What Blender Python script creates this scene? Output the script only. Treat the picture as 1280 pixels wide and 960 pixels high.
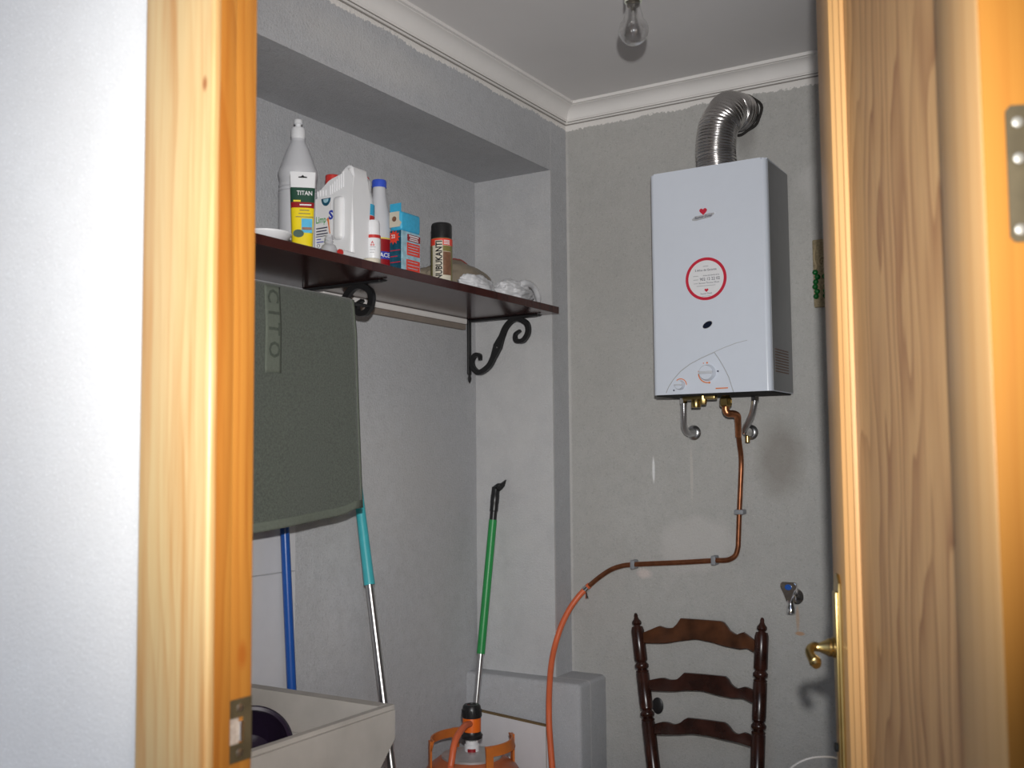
import bpy, bmesh, math, random
import numpy as np
from mathutils import Vector, Matrix, noise as mnoise
random.seed(7)
for o in list(bpy.data.objects): bpy.data.objects.remove(o)
scene = bpy.context.scene
COL = scene.collection

# ------------------------------------------------------------------ camera
YAW, PITCH, ROLL, FPX = math.radians(31.459), math.radians(4.0255), math.radians(-0.5), 1306.2
CAM = np.array([0.0, 0.0, 1.30])
fw = np.array([-math.sin(YAW)*math.cos(PITCH), math.cos(YAW)*math.cos(PITCH), math.sin(PITCH)])
_r = np.array([math.cos(YAW), math.sin(YAW), 0.0]); _u = np.cross(_r, fw)
rt = math.cos(ROLL)*_r + math.sin(ROLL)*_u
up = math.cos(ROLL)*_u - math.sin(ROLL)*_r
cd = bpy.data.cameras.new('camera'); cam = bpy.data.objects.new('camera', cd); COL.objects.link(cam)
cd.sensor_fit = 'HORIZONTAL'; cd.sensor_width = 36.0; cd.lens = FPX*36.0/1280.0
cd.clip_start = 0.02
cd.dof.use_dof = True; cd.dof.focus_distance = 2.75; cd.dof.aperture_fstop = 7.0
cam.matrix_world = Matrix(((rt[0], up[0], -fw[0], CAM[0]), (rt[1], up[1], -fw[1], CAM[1]), (rt[2], up[2], -fw[2], CAM[2]), (0, 0, 0, 1)))
scene.camera = cam

# ------------------------------------------------------------------ light
scene.view_settings.view_transform = 'Standard'
scene.view_settings.look = 'None'
scene.view_settings.gamma = 1.0
scene.view_settings.use_curve_mapping = False
scene.view_settings.exposure = 0.0
world = bpy.data.worlds.new('sky'); scene.world = world; world.use_nodes = True
wn = world.node_tree.nodes; wl = world.node_tree.links
bg = wn['Background']
sky = wn.new('ShaderNodeTexSky'); sky.sky_type = 'NISHITA'; sky.sun_disc = False
sky.sun_elevation = math.radians(42); sky.sun_rotation = math.radians(120); sky.dust_density = 2.0
wl.new(sky.outputs[0], bg.inputs['Color']); bg.inputs['Strength'].default_value = 0.19
# the flash on top of the photographer's camera
fl = bpy.data.lights.new('camera_flash', 'SPOT'); fl.energy = 154.0; fl.shadow_soft_size = 0.016
fl.spot_size = math.radians(70); fl.spot_blend = 1.0      # a flash head throws a beam that fades towards its rim
fl.color = (1.0, 0.99, 0.975)
flo = bpy.data.objects.new('camera_flash', fl); COL.objects.link(flo)
flo.matrix_world = Matrix.Translation(Vector(CAM + rt*0.016 + up*0.125 - fw*0.02)) @ cam.matrix_world.to_3x3().to_4x4()

# ------------------------------------------------------------------ pixel -> place
def on(px, py, ax, val):
    d = fw + rt*(px-640)/FPX - up*(py-480)/FPX
    i = 'xyz'.index(ax); t = (val-CAM[i])/d[i]
    return Vector(CAM + t*d)

# ------------------------------------------------------------------ materials
def L(c):
    if isinstance(c, str):
        c = [int(c[i:i+2], 16)/255 for i in (0, 2, 4)]
        c = [x/12.92 if x <= .04045 else ((x+.055)/1.055)**2.4 for x in c]
    return (c[0], c[1], c[2], 1.0)
MATS = {}
class N:
    def __init__(s, name):
        s.m = bpy.data.materials.new(name); s.m.use_nodes = True
        s.t = s.m.node_tree; s.n = s.t.nodes; s.l = s.t.links; s.b = s.n['Principled BSDF']
        s.tc = s.n.new('ShaderNodeTexCoord')
    def new(s, ty, **kw):
        x = s.n.new(ty)
        for k, v in kw.items(): setattr(x, k, v)
        return x
    def link(s, a, b): s.l.new(a, b)
    def math(s, op, a, b=None, c=None, clamp=False):
        x = s.new('ShaderNodeMath', operation=op, use_clamp=clamp)
        for i, v in enumerate((a, b, c)):
            if v is None: continue
            if isinstance(v, (int, float)): x.inputs[i].default_value = v
            else: s.link(v, x.inputs[i])
        return x.outputs[0]
    def mapping(s, scale=(1, 1, 1), loc=(0, 0, 0), rot=(0, 0, 0), src=None):
        x = s.new('ShaderNodeMapping'); x.inputs['Scale'].default_value = scale; x.inputs['Location'].default_value = loc
        x.inputs['Rotation'].default_value = rot
        s.link(src or s.tc.outputs['Object'], x.inputs['Vector']); return x.outputs[0]
    def noise(s, scale, detail=3, vec=None, rough=.5):
        x = s.new('ShaderNodeTexNoise'); x.inputs['Scale'].default_value = scale; x.inputs['Detail'].default_value = detail
        x.inputs['Roughness'].default_value = rough
        s.link(vec or s.tc.outputs['Object'], x.inputs['Vector']); return x.outputs['Fac']
    def ramp(s, fac, stops):
        x = s.new('ShaderNodeValToRGB'); e = x.color_ramp.elements
        while len(e) < len(stops): e.new(0.5)
        for i, (p, c) in enumerate(stops): e[i].position = p; e[i].color = L(c)
        s.link(fac, x.inputs[0]); return x.outputs[0]
    def rng(s, v, a, b, c=0.0, d=1.0):
        x = s.new('ShaderNodeMapRange'); x.clamp = True
        s.link(v, x.inputs[0])
        for i, q in enumerate((a, b, c, d)): x.inputs[i+1].default_value = q
        return x.outputs[0]
    def mix(s, fac, a, b, mode='MIX'):
        x = s.new('ShaderNodeMix', data_type='RGBA', blend_type=mode)
        if isinstance(fac, (int, float)): x.inputs[0].default_value = fac
        else: s.link(fac, x.inputs[0])
        for i, v in ((6, a), (7, b)):
            if isinstance(v, (tuple, list, str)): x.inputs[i].default_value = L(v)
            else: s.link(v, x.inputs[i])
        return x.outputs[2]
    def bump(s, h, strength=.3, dist=.002):
        x = s.new('ShaderNodeBump'); x.inputs['Strength'].default_value = strength; x.inputs['Distance'].default_value = dist
        s.link(h, x.inputs['Height']); s.link(x.outputs[0], s.b.inputs['Normal'])
    def col(s, c):
        if isinstance(c, (tuple, list, str)): s.b.inputs['Base Color'].default_value = L(c)
        else: s.link(c, s.b.inputs['Base Color'])
    def set(s, **kw):
        for k, v in kw.items(): s.b.inputs[k.replace('_', ' ')].default_value = v

def plain(name, c, rough=.5, metal=0.0, var=.06, vs=30, bump=0, bs=200, **kw):
    if name in MATS: return MATS[name]
    k = N(name); f = k.noise(vs, 4)
    c = L(c); k.col(k.ramp(f, [(.25, [x*(1-var) for x in c[:3]]), (.75, [min(1, x*(1+var)) for x in c[:3]])]))
    k.set(Roughness=rough, Metallic=metal, **kw)
    if bump: k.bump(k.noise(bs, 3), bump, .001)
    MATS[name] = k.m; return k.m

def plaster(name, c, blots=(), paint_z=None, rough_amt=.55, speck=.12):
    k = N(name)
    obj = k.tc.outputs['Object']
    big = k.noise(1.7, 4); mid = k.noise(9, 4); fine = k.noise(170, 3, rough=.6); tiny = k.noise(420, 2)
    c = L(c)[:3]
    bv = min(1, speck*8); base = k.ramp(big, [(.3, [x*(1-.12*bv) for x in c]), (.7, [x*(1+.10*bv) for x in c])])
    mott = k.noise(34, 5, rough=.65); base = k.mix(k.rng(mott, .42, .68, 0, speck*4.5), base, [x*.82 for x in c])
    base = k.mix(k.rng(mid, .35, .7, 0, .5), base, [x*f for x, f in zip(c, (.95, .94, .93))])
    base = k.mix(k.rng(fine, .56, .70, 0, speck*3.4), base, [x*.62 for x in c])
    base = k.mix(k.rng(tiny, .62, .74, 0, .6), base, [min(1, x*1.5) for x in c])
    wob = k.noise(14, 4)
    for (cx, cy, cz), (sx, sy, sz), bc, amt, soft in blots:
        v = k.mapping(scale=(1/sx, 1/sy, 1/sz), loc=(-cx/sx, -cy/sy, -cz/sz))
        ln = k.new('ShaderNodeVectorMath', operation='LENGTH'); k.link(v, ln.inputs[0])
        dd = k.math('ADD', ln.outputs['Value'], k.math('MULTIPLY', k.math('SUBTRACT', wob, .5), .9))
        base = k.mix(k.rng(dd, 1.0-soft*.5, 1.0+soft*.5, amt, 0), base, bc)
    if paint_z:
        sp = k.new('ShaderNodeSeparateXYZ'); k.link(obj, sp.inputs[0])
        w1 = k.noise(12, 2); w2 = k.noise(130, 2)
        zz = k.math('ADD', sp.outputs[2], k.math('MULTIPLY', k.math('SUBTRACT', w1, .5), .022))
        zz = k.math('ADD', zz, k.math('MULTIPLY', k.math('SUBTRACT', w2, .5), .018))
        base = k.mix(k.rng(zz, paint_z-.0015, paint_z+.0015), base, (.82, .79, .76))
    k.col(base); k.set(Roughness=.93, Specular_IOR_Level=.15)
    h = k.math('ADD', fine, k.math('MULTIPLY', tiny, .5))
    k.bump(h, rough_amt, .0032)
    return k.m

def wood(name, light, dark, ring=38, cx=0, cy=0, tilt=.02, warp=.05, rough=.33, amt=1.0, stretch=.06, knots=(), sharp=.62, pore=.2, streak=0.0):
    """rings around a trunk axis; vertical timber."""
    k = N(name)
    v = k.mapping(scale=(1, 1, stretch))
    nz = k.new('ShaderNodeTexNoise'); nz.inputs['Scale'].default_value = 9; nz.inputs['Detail'].default_value = 2
    k.link(v, nz.inputs['Vector'])
    sub = k.new('ShaderNodeVectorMath', operation='SUBTRACT'); k.link(nz.outputs['Color'], sub.inputs[0]); sub.inputs[1].default_value = (.5, .5, .5)
    sc = k.new('ShaderNodeVectorMath', operation='SCALE'); k.link(sub.outputs[0], sc.inputs[0]); sc.inputs['Scale'].default_value = warp
    ad = k.new('ShaderNodeVectorMath', operation='ADD'); k.link(k.tc.outputs['Object'], ad.inputs[0]); k.link(sc.outputs[0], ad.inputs[1])
    sp = k.new('ShaderNodeSeparateXYZ'); k.link(ad.outputs[0], sp.inputs[0])
    zt = k.math('MULTIPLY', sp.outputs[2], tilt)
    dx = k.math('ADD', k.math('SUBTRACT', sp.outputs[0], cx), zt); dy = k.math('SUBTRACT', sp.outputs[1], cy)
    rr = k.math('SQRT', k.math('ADD', k.math('MULTIPLY', dx, dx), k.math('MULTIPLY', dy, dy)))
    ph = k.math('FRACT', k.math('MULTIPLY', rr, ring))
    band = k.math('POWER', ph, 2.2)
    fade = k.rng(ph, .93, 1.0, 1.0, 0.0)
    band = k.math('MULTIPLY', band, fade)
    vary = k.rng(k.noise(5, 2, vec=k.mapping(scale=(2, 2, .15))), .3, .7, .45, 1.0)
    band = k.math('MULTIPLY', band, vary)
    c = k.mix(k.math('MULTIPLY', band, amt), light, dark)
    fib = k.noise(60, 3, vec=k.mapping(scale=(9, 9, .16)))
    c = k.mix(k.rng(fib, .45, .8, 0, pore), c, dark)
    if streak:
        st_ = k.noise(1.0, 4, vec=k.mapping(scale=(42, 42, 1.6)), rough=.55); c = k.mix(k.rng(st_, .50, .72, 0, streak), c, dark)
        st2 = k.noise(1.0, 3, vec=k.mapping(scale=(23, 23, .8), loc=(3, 1, 2))); c = k.mix(k.rng(st2, .52, .75, 0, .5), c, [min(1, x*1.25) for x in L(light)[:3]])
    for (kx, ky, kz), rad, kc in knots:
        vv = k.mapping(scale=(1/rad, 1/rad, 1/(rad*2.2)), loc=(-kx/rad, -ky/rad, -kz/(rad*2.2)))
        ln = k.new('ShaderNodeVectorMath', operation='LENGTH'); k.link(vv, ln.inputs[0])
        c = k.mix(k.rng(ln.outputs['Value'], .4, 1.2, .85, 0), c, kc)
    k.col(c); k.set(Roughness=rough); k.b.inputs['Coat Weight'].default_value = .06; k.b.inputs['Coat Roughness'].default_value = .25; k.set(Specular_IOR_Level=.35)
    k.bump(fib, .12, .001)
    return k.m

# room materials
YB, XL, XN, YN, ZC = 2.69, -1.4515, -1.713, 2.594, 2.334     # back wall, left wall, niche back, niche end, ceiling
GREY = (.485, .478, .46); GREY_DAYLIT = (.505, .512, .532)  # second grey, for the left wall: bluish daylight put into the plaster colour
m_back = plaster('back_wall_plaster', GREY, blots=[
    ((XL+.004, YB, 1.50), (.0045, 1, .80), (.62, .605, .59), .55, .8),
    ((-.83, YB, 1.29), (.055, 1, .085), (0.260, 0.240, 0.215), .65, .9),
    ((-1.07, YB, 1.06), (.10, 1, .075), (0.572, 0.552, 0.533), .55, .35),
    ((-1.187, YB, 1.262), (.0035, 1, .032), (0.850, 0.850, 0.850), .9, .5),
    ((-1.075, YB, 1.25), (.004, 1, .07), (0.611, 0.572, 0.520), .5, .6),
    ((-1.22, YB, .975), (.02, 1, .012), (0.806, 0.676, 0.624), .5, .8),
    ((-.79, YB, .845), (.012, 1, .005), (0.520, 0.286, 0.143), .75, .6),
    ((-.795, YB, .88), (.004, 1, .03), (0.520, 0.312, 0.169), .5, .8),
    ((-.90, YB, 2.165), (.03, 1, .05), (0.260, 0.247, 0.234), .55, .8),
    ((-.69, YB, 2.10), (.02, 1, .10), (0.715, 0.702, 0.689), .45, .7),
    ((-.68, YB, 2.00), (.08, 1, .06), (0.559, 0.546, 0.533), .5, .4),
], paint_z=2.268)
m_left = plaster('left_plaster_daylit', GREY_DAYLIT, blots=[
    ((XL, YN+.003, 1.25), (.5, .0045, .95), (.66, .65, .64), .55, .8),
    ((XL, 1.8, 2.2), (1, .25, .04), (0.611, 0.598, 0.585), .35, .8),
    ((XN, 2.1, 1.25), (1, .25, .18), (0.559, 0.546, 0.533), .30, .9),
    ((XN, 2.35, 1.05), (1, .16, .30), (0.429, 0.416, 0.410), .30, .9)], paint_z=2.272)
m_side = plaster('side_wall_plaster', GREY, paint_z=2.268)
m_out = plaster('outdoor_wall_render', (.71, .70, .68), rough_amt=.22, speck=.04)
m_ceil = plain('ceiling_paint', (.72, .70, .69), .9, var=.04, vs=3, bump=.15, bs=60)
m_corn = plain('cornice_plaster', (.80, .775, .75), .75, var=.04, vs=8)
m_gap = plain('cornice_joint', (.30, .28, .26), .9)
m_floor = plain('floor_terrazzo', (.48, .44, .40), .45, var=.25, vs=60)
m_ground = plain('patio_paving', (.42, .40, .37), .85, var=.15, vs=12)
m_tile = plain('white_glazed_tile', (.62, .62, .645), .18, var=.02)
m_grout = plain('tile_grout', (.42, .41, .40), .9)
m_pine = wood('pine_casing', (.52, .37, .175), (.38, .145, .022), ring=70, cx=-.955, cy=.80, tilt=.015, warp=.075, amt=.45, stretch=.16, pore=.4, streak=1.0,
              knots=[((-.812, .7295, 1.685), .004, (.25, .08, .02))])
m_pine2 = wood('pine_jamb', (.37, .155, .027), (.22, .060, .007), ring=70, cx=-.95, cy=.60, tilt=.02, warp=.07, amt=.6, stretch=.14, streak=.7,
               knots=[((-.8085, .785, 1.10), .007, (.30, .085, .012))])
m_edge = wood('varnished_door_edge', (.40, .170, .030), (.33, .115, .018), ring=60, cx=.3, cy=.35, tilt=.01, warp=.03, amt=.6, rough=.3)
m_door = wood('varnished_door_frame', (.72, .42, .17), (.54, .25, .08), ring=70, cx=.3, cy=.35, tilt=.01, warp=.03, amt=.5, rough=.4)
m_panel = wood('varnished_door_panel', (.80, .47, .20), (.30, .095, .032), ring=22, cx=.36, cy=.045, tilt=.09, warp=.26, amt=1.0, rough=.42, stretch=.22, pore=.5)
m_brass = plain('aged_brass', (.50, .37, .15), .30, 1.0, var=.12)
m_oldbrass = plain('tarnished_brass', (.10, .078, .042), .55, .45, var=.25)
m_chrome = plain('chrome', (.80, .80, .80), .09, 1.0, var=.02)
m_steel = plain('brushed_steel', (.62, .62, .63), .28, 1.0, var=.08)
m_alu = plain('aluminium_foil_duct', (.58, .56, .55), .24, 1.0, var=.12, vs=15)
m_iron = plain('black_iron', (.012, .012, .013), .42, 0.0, var=.2, bump=.1)
m_blackpl = plain('black_plastic', (.015, .015, .016), .35, var=.1)
m_white = plain('white_enamel', (.70, .745, .83), .16, var=.01)
m_greypl = plain('grey_enamel', (.47, .48, .50), .35, var=.02)
m_orangep = plain('orange_print', (.75, .22, .06), .5)
m_redp = plain('red_print', (.60, .02, .05), .4)
m_darkp = plain('dark_print', (.05, .05, .09), .5)
m_paper = plain('white_paper', (.80, .80, .82), .5, var=.02)
m_copper = plain('tarnished_copper', (.30, .115, .055), .38, .85, var=.35, vs=45)
m_copper2 = plain('bright_copper', (.55, .22, .10), .32, .9, var=.3, vs=45)
m_clip = plain('grey_clip_plastic', (.26, .27, .29), .5)
m_hose = plain('orange_rubber_hose', (.72, .15, .055), .42, var=.06)
m_gasor = plain('orange_bottle_paint', (.48, .13, .05), .38, var=.14, vs=22)
m_regor = plain('regulator_orange', (.85, .16, .015), .35, var=.04)
m_darkwood = wood('dark_walnut', (.085, .030, .018), (.028, .010, .007), ring=60, cx=-.5, cy=1, tilt=.03, warp=.05, rough=.22, amt=.8)
m_chairw = plain('dark_chair_wood', (.036, .0115, .0075), .26, var=.55, vs=26)
m_chairb = plain('worn_chair_wood', (.075, .027, .011), .28, var=.6, vs=24)
m_rush = plain('rush_straw', (.52, .40, .21), .75, var=.25, vs=80, bump=.4)
m_shelf = wood('mahogany_board', (.060, .019, .016), (.026, .008, .008), ring=40, cx=-2.2, cy=0, rough=.16, warp=.1, amt=.7)
m_towel = plain('green_terry', (.082, .094, .078), 1.0, var=.3, vs=260, bump=.7, bs=600)
m_towel.node_tree.nodes['Principled BSDF'].inputs['Sheen Weight'].default_value = .3
m_hem = plain('green_towel_hem', (.125, .142, .115), .95, var=.1, vs=160, bump=.4, bs=500)
m_towdark = plain('towel_lettering', (.070, .083, .066), 1.0, var=.2, vs=160, bump=.6, bs=420)
m_stone = plain('cast_stone', (.44, .415, .385), .85, var=.10, vs=14, bump=.35, bs=90)
m_purple = plain('dark_purple_plastic', (.020, .012, .028), .22, var=.05)
m_blue = plain('blue_plastic_pole', (.015, .085, .36), .28, var=.05)
m_teal = plain('teal_plastic_sleeve', (.055, .42, .47), .4, var=.06)
m_green = plain('green_plastic_sleeve', (.025, .30, .075), .38, var=.06)
m_board = plain('white_melamine', (.80, .79, .81), .4, var=.02)
m_chip = plain('brown_chipboard_edge', (.20, .13, .055), .9, var=.3, vs=150)
m_hdpe = plain('white_bottle_plastic', (.80, .81, .835), .38, var=.015, Subsurface_Weight=.0)
m_hdpe2 = plain('grey_white_plastic', (.60, .61, .645), .42, var=.015)
m_cap_r = plain('red_cap', (.55, .035, .03), .4)
m_cap_b = plain('blue_cap', (.04, .10, .62), .4)
m_yellow = plain('yellow_print', (.85, .66, .015), .4)
m_dgreen = plain('dark_green_print', (.015, .065, .04), .4)
m_green2 = plain('green_print', (.06, .33, .08), .45)
m_bluep = plain('blue_print', (.035, .06, .42), .4)
m_skyb = plain('sky_blue_print', (.05, .42, .68), .45, var=.1, vs=120)
m_ltblue = plain('light_blue_print', (.34, .56, .66), .45, var=.25, vs=60)
m_dkteal = plain('dark_teal_print', (.012, .085, .14), .4, var=.5, vs=60)
m_cream = plain('cream_card', (.66, .61, .50), .6)
m_redl = plain('bright_red_print', (.78, .06, .035), .4)
m_dkred = plain('dark_red_print', (.30, .012, .018), .35)
m_olive = plain('olive_can_print', (.22, .19, .06), .35, var=.1)
m_brownp = plain('brown_print', (.22, .105, .06), .45, var=.35, vs=60)
m_glass = N('bulb_glass'); m_glass.set(Roughness=.0, IOR=1.45); m_glass.b.inputs['Transmission Weight'].default_value = 1.0; m_glass.col((.97, .97, .97)); m_glass.set(Coat_Weight=1.0, Coat_Roughness=.06); m_glass = m_glass.m
m_clear = N('cloudy_clear_plastic'); m_clear.set(Roughness=.22, IOR=1.3); m_clear.b.inputs['Transmission Weight'].default_value = .55; m_clear.col((.78, .79, .82)); m_clear = m_clear.m
def bagmat(name, c, tr):
    k = N(name); f = k.noise(9, 4); c = L(c)[:3]
    k.col(k.ramp(f, [(.3, [x*.75 for x in c]), (.7, [min(1, x*1.15) for x in c])]))
    k.set(Roughness=.3); k.b.inputs['Transmission Weight'].default_value = tr; k.set(IOR=1.2)
    k.bump(k.noise(38, 2), .35, .003); return k.m
m_bagb = bagmat('brown_plastic_film', (.30, .25, .19), .1)
m_bagw = bagmat('white_plastic_film', (.74, .745, .77), .1)
m_dark = plain('dark_void', (.008, .008, .008), .9)
m_linen = plain('beige_sackcloth', (.33, .27, .17), .95, var=.35, vs=180, bump=.6, bs=300)
m_gem = plain('green_glass_beads', (.012, .13, .03), .15, var=.4, vs=120)
m_wire = plain('pale_wire', (.55, .53, .50), .5)
m_skin = plain('ceramic_socket', (.74, .76, .64), .4)

# ------------------------------------------------------------------ mesh helpers
def emit(bm, name, mat, parent=None, angle=35, world=False):
    if world and parent is not None:
        bmesh.ops.translate(bm, verts=bm.verts, vec=-parent.location)
    bmesh.ops.recalc_face_normals(bm, faces=bm.faces)
    me = bpy.data.meshes.new(name); bm.to_mesh(me); bm.free()
    me.materials.append(mat)
    for p in me.polygons: p.use_smooth = True
    me.set_sharp_from_angle(angle=math.radians(angle))
    o = bpy.data.objects.new(name, me); COL.objects.link(o)
    if parent is not None: o.parent = parent
    return o
def tag(o, label=None, cat=None, group=None, kind=None):
    if label: o['label'] = label
    if cat: o['category'] = cat
    if group: o['group'] = group
    if kind: o['kind'] = kind
    return o
def thing(name, loc, label, cat, rz=0, group=None, kind=None):
    o = bpy.data.objects.new(name, None); COL.objects.link(o); o.location = loc; o.rotation_euler = (0, 0, rz)
    o.empty_display_size = .05
    return tag(o, label, cat, group, kind)
def merge(bm, tmp):
    me = bpy.data.meshes.new('tmp'); tmp.to_mesh(me); tmp.free(); bm.from_mesh(me); bpy.data.meshes.remove(me)
def box(bm, lo, hi, bev=0, seg=2, mtx=None):
    t = bmesh.new(); bmesh.ops.create_cube(t, size=1)
    for v in t.verts: v.co = Vector([lo[i] + (v.co[i]+.5)*(hi[i]-lo[i]) for i in range(3)])
    if bev: bmesh.ops.bevel(t, geom=t.edges[:], offset=bev, segments=seg, profile=.5, affect='EDGES')
    if mtx is not None: bmesh.ops.transform(t, matrix=mtx, verts=t.verts)
    merge(bm, t); return bm
def B(lo, hi, bev=0, seg=2, mtx=None): return box(bmesh.new(), lo, hi, bev, seg, mtx)
def lathe(bm, prof, seg=32, mtx=None, sx=1, sy=1, cap=True):
    t = bmesh.new(); rings = []
    for r, z in prof:
        if r < 1e-6: rings.append([t.verts.new((0, 0, z))])
        else: rings.append([t.verts.new((r*sx*math.cos(2*math.pi*i/seg), r*sy*math.sin(2*math.pi*i/seg), z)) for i in range(seg)])
    for a, b in zip(rings, rings[1:]):
        for i in range(seg):
            j = (i+1) % seg
            if len(a) == 1 and len(b) == 1: continue
            if len(a) == 1: t.faces.new((a[0], b[i], b[j]))
            elif len(b) == 1: t.faces.new((a[i], a[j], b[0]))
            else: t.faces.new((a[i], a[j], b[j], b[i]))
    if cap:
        for rg in (rings[0], rings[-1]):
            if len(rg) > 1: t.faces.new(rg)
    if mtx is not None: bmesh.ops.transform(t, matrix=mtx, verts=t.verts)
    merge(bm, t); return bm
def catmull(pts, n=8):
    P = [Vector(p) for p in pts]; P = [P[0]*2-P[1]] + P + [P[-1]*2-P[-2]]; out = []
    for i in range(1, len(P)-2):
        for k in range(n):
            t = k/n; a, b, c, d = P[i-1:i+3]
            out.append(.5*((2*b) + (c-a)*t + (2*a-5*b+4*c-d)*t*t + (3*b-a-3*c+d)*t**3))
    out.append(P[-2].copy()); return out
def tube(bm, pts, rad, seg=12, smooth=0, cap=True, flat=None):
    P = catmull(pts, smooth) if smooth else [Vector(p) for p in pts]
    n = len(P)
    R = rad if isinstance(rad, (list, tuple)) else [rad]*n
    if len(R) != n: R = [R[0] + (R[-1]-R[0])*i/(n-1) for i in range(n)] if len(R) == 2 else list(np.interp(np.linspace(0, 1, n), np.linspace(0, 1, len(R)), R))
    t = bmesh.new(); rings = []; nrm = None
    for i in range(n):
        d = (P[min(i+1, n-1)]-P[max(i-1, 0)]).normalized()
        if nrm is None:
            nrm = d.orthogonal().normalized() if flat is None else (Vector(flat)-d*d.dot(Vector(flat))).normalized()
        else: nrm = (nrm - d*nrm.dot(d)).normalized()
        bi = d.cross(nrm)
        rings.append([t.verts.new(P[i] + (nrm*math.cos(2*math.pi*k/seg) + bi*math.sin(2*math.pi*k/seg))*R[i]) for k in range(seg)])
    for a, b in zip(rings, rings[1:]):
        for k in range(seg): t.faces.new((a[k], a[(k+1) % seg], b[(k+1) % seg], b[k]))
    if cap: t.faces.new(rings[0]); t.faces.new(rings[-1])
    merge(bm, t); return bm
def prism(bm, poly, d0, d1, mtx=None, bev=0, seg=1):
    """poly in local x,z; extruded along local y from d0 to d1"""
    t = bmesh.new()
    a = [t.verts.new((x, d0, z)) for x, z in poly]; b = [t.verts.new((x, d1, z)) for x, z in poly]
    n = len(poly); t.faces.new(a); t.faces.new(b[::-1])
    for i in range(n): t.faces.new((a[i], b[i], b[(i+1) % n], a[(i+1) % n]))
    if bev:
        es = [e for e in t.edges if abs(e.verts[0].co.y-e.verts[1].co.y) < 1e-7]
        bmesh.ops.bevel(t, geom=es, offset=bev, segments=seg, affect='EDGES')
    if mtx is not None: bmesh.ops.transform(t, matrix=mtx, verts=t.verts)
    merge(bm, t); return bm
def frame(o, x, y, z):
    """matrix from origin and three axes"""
    x, y, z = Vector(x).normalized(), Vector(y).normalized(), Vector(z).normalized()
    return Matrix(((x[0], y[0], z[0], o[0]), (x[1], y[1], z[1], o[1]), (x[2], y[2], z[2], o[2]), (0, 0, 0, 1)))
def along(p, q):
    z = (Vector(q)-Vector(p)).normalized(); x = z.orthogonal().normalized(); return frame(p, x, z.cross(x), z)
def text_bm(s, h, ax='CENTER', ay='CENTER', bold=0.0, squeeze=1.0, shear=0.0):
    cu = bpy.data.curves.new('txt', 'FONT'); cu.body = s; cu.size = h/.70; cu.align_x = ax; cu.align_y = ay
    cu.offset = bold*h; cu.resolution_u = 2; cu.shear = shear
    o = bpy.data.objects.new('txt', cu); me = bpy.data.meshes.new_from_object(o)
    bm = bmesh.new(); bm.from_mesh(me)
    bpy.data.objects.remove(o); bpy.data.curves.remove(cu); bpy.data.meshes.remove(me)
    for v in bm.verts: v.co.x *= squeeze
    return bm
def text(s, h, mtx, mat, parent, name='lettering', wrap=None, **kw):
    """flat lettering: text x,y -> local x,z of mtx, or wrapped round a cylinder (radius, angle)"""
    bm = text_bm(s, h, **kw)
    for v in bm.verts:
        x, y = v.co.x, v.co.y
        if wrap: R, a0 = wrap; a = a0 + x/R; v.co = Vector((R*math.cos(a), R*math.sin(a), y))
        else: v.co = Vector((x, 0, y))
    bmesh.ops.transform(bm, matrix=mtx, verts=bm.verts)
    me = bpy.data.meshes.new(name); bm.to_mesh(me); bm.free(); me.materials.append(mat)
    o = bpy.data.objects.new(name, me); COL.objects.link(o); o.parent = parent; return o
def bars(parent, mtx, mat, rows, name='print_line'):
    """rows of print too small to read: (x centre, z centre, width, height)"""
    for x, z, w, h in rows: emit(B((x-w/2, -.0004, z-h/2), (x+w/2, .0012, z+h/2), mtx=mtx), name, mat, parent)
def patch(R, a0, a1, z0, z1, n=14, th=.0004):
    """curved label on a cylinder"""
    bm = bmesh.new(); rows = []
    for i in range(n+1):
        a = a0 + (a1-a0)*i/n
        rows.append([bm.verts.new((rr*math.cos(a), rr*math.sin(a), z)) for rr, z in ((R, z0), (R+th, z0), (R+th, z1), (R, z1))])
    for p, q in zip(rows, rows[1:]):
        for k in range(4): bm.faces.new((p[k], p[(k+1) % 4], q[(k+1) % 4], q[k]))
    bm.faces.new(rows[0]); bm.faces.new(rows[-1][::-1]); return bm
def disc(bm, c, r, th, mtx, seg=32, sx=1.0, sz=1.0):
    """thin disc in local x,z plane, facing -y"""
    prism(bm, [(c[0]+r*sx*math.cos(2*math.pi*i/seg), c[1]+r*sz*math.sin(2*math.pi*i/seg)) for i in range(seg)], -th, 0, mtx); return bm
def ringp(r0, r1, th, a0=0, a1=2*math.pi, n=48, c=(0, 0)):
    bm = bmesh.new(); rows = []; full = abs(a1-a0-2*math.pi) < 1e-6
    for i in range(n + (0 if full else 1)):
        a = a0+(a1-a0)*i/n
        rows.append([bm.verts.new((c[0]+r*math.cos(a), y, c[1]+r*math.sin(a))) for r, y in ((r0, 0), (r0, -th), (r1, -th), (r1, 0))])
    m = len(rows)
    for i in range(m if full else m-1):
        p, q = rows[i], rows[(i+1) % m]
        for k in range(4): bm.faces.new((p[k], p[(k+1) % 4], q[(k+1) % 4], q[k]))
    return bm
def xf(bm, mtx): bmesh.ops.transform(bm, matrix=mtx, verts=bm.verts); return bm
T = Matrix.Translation
RZ = lambda a: Matrix.Rotation(a, 4, 'Z')
# direction from things on the shelf back to the viewer, flattened
def toward_cam(p): d = Vector((-p[0], -p[1], 0)).normalized(); return math.atan2(d.y, d.x)

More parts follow.
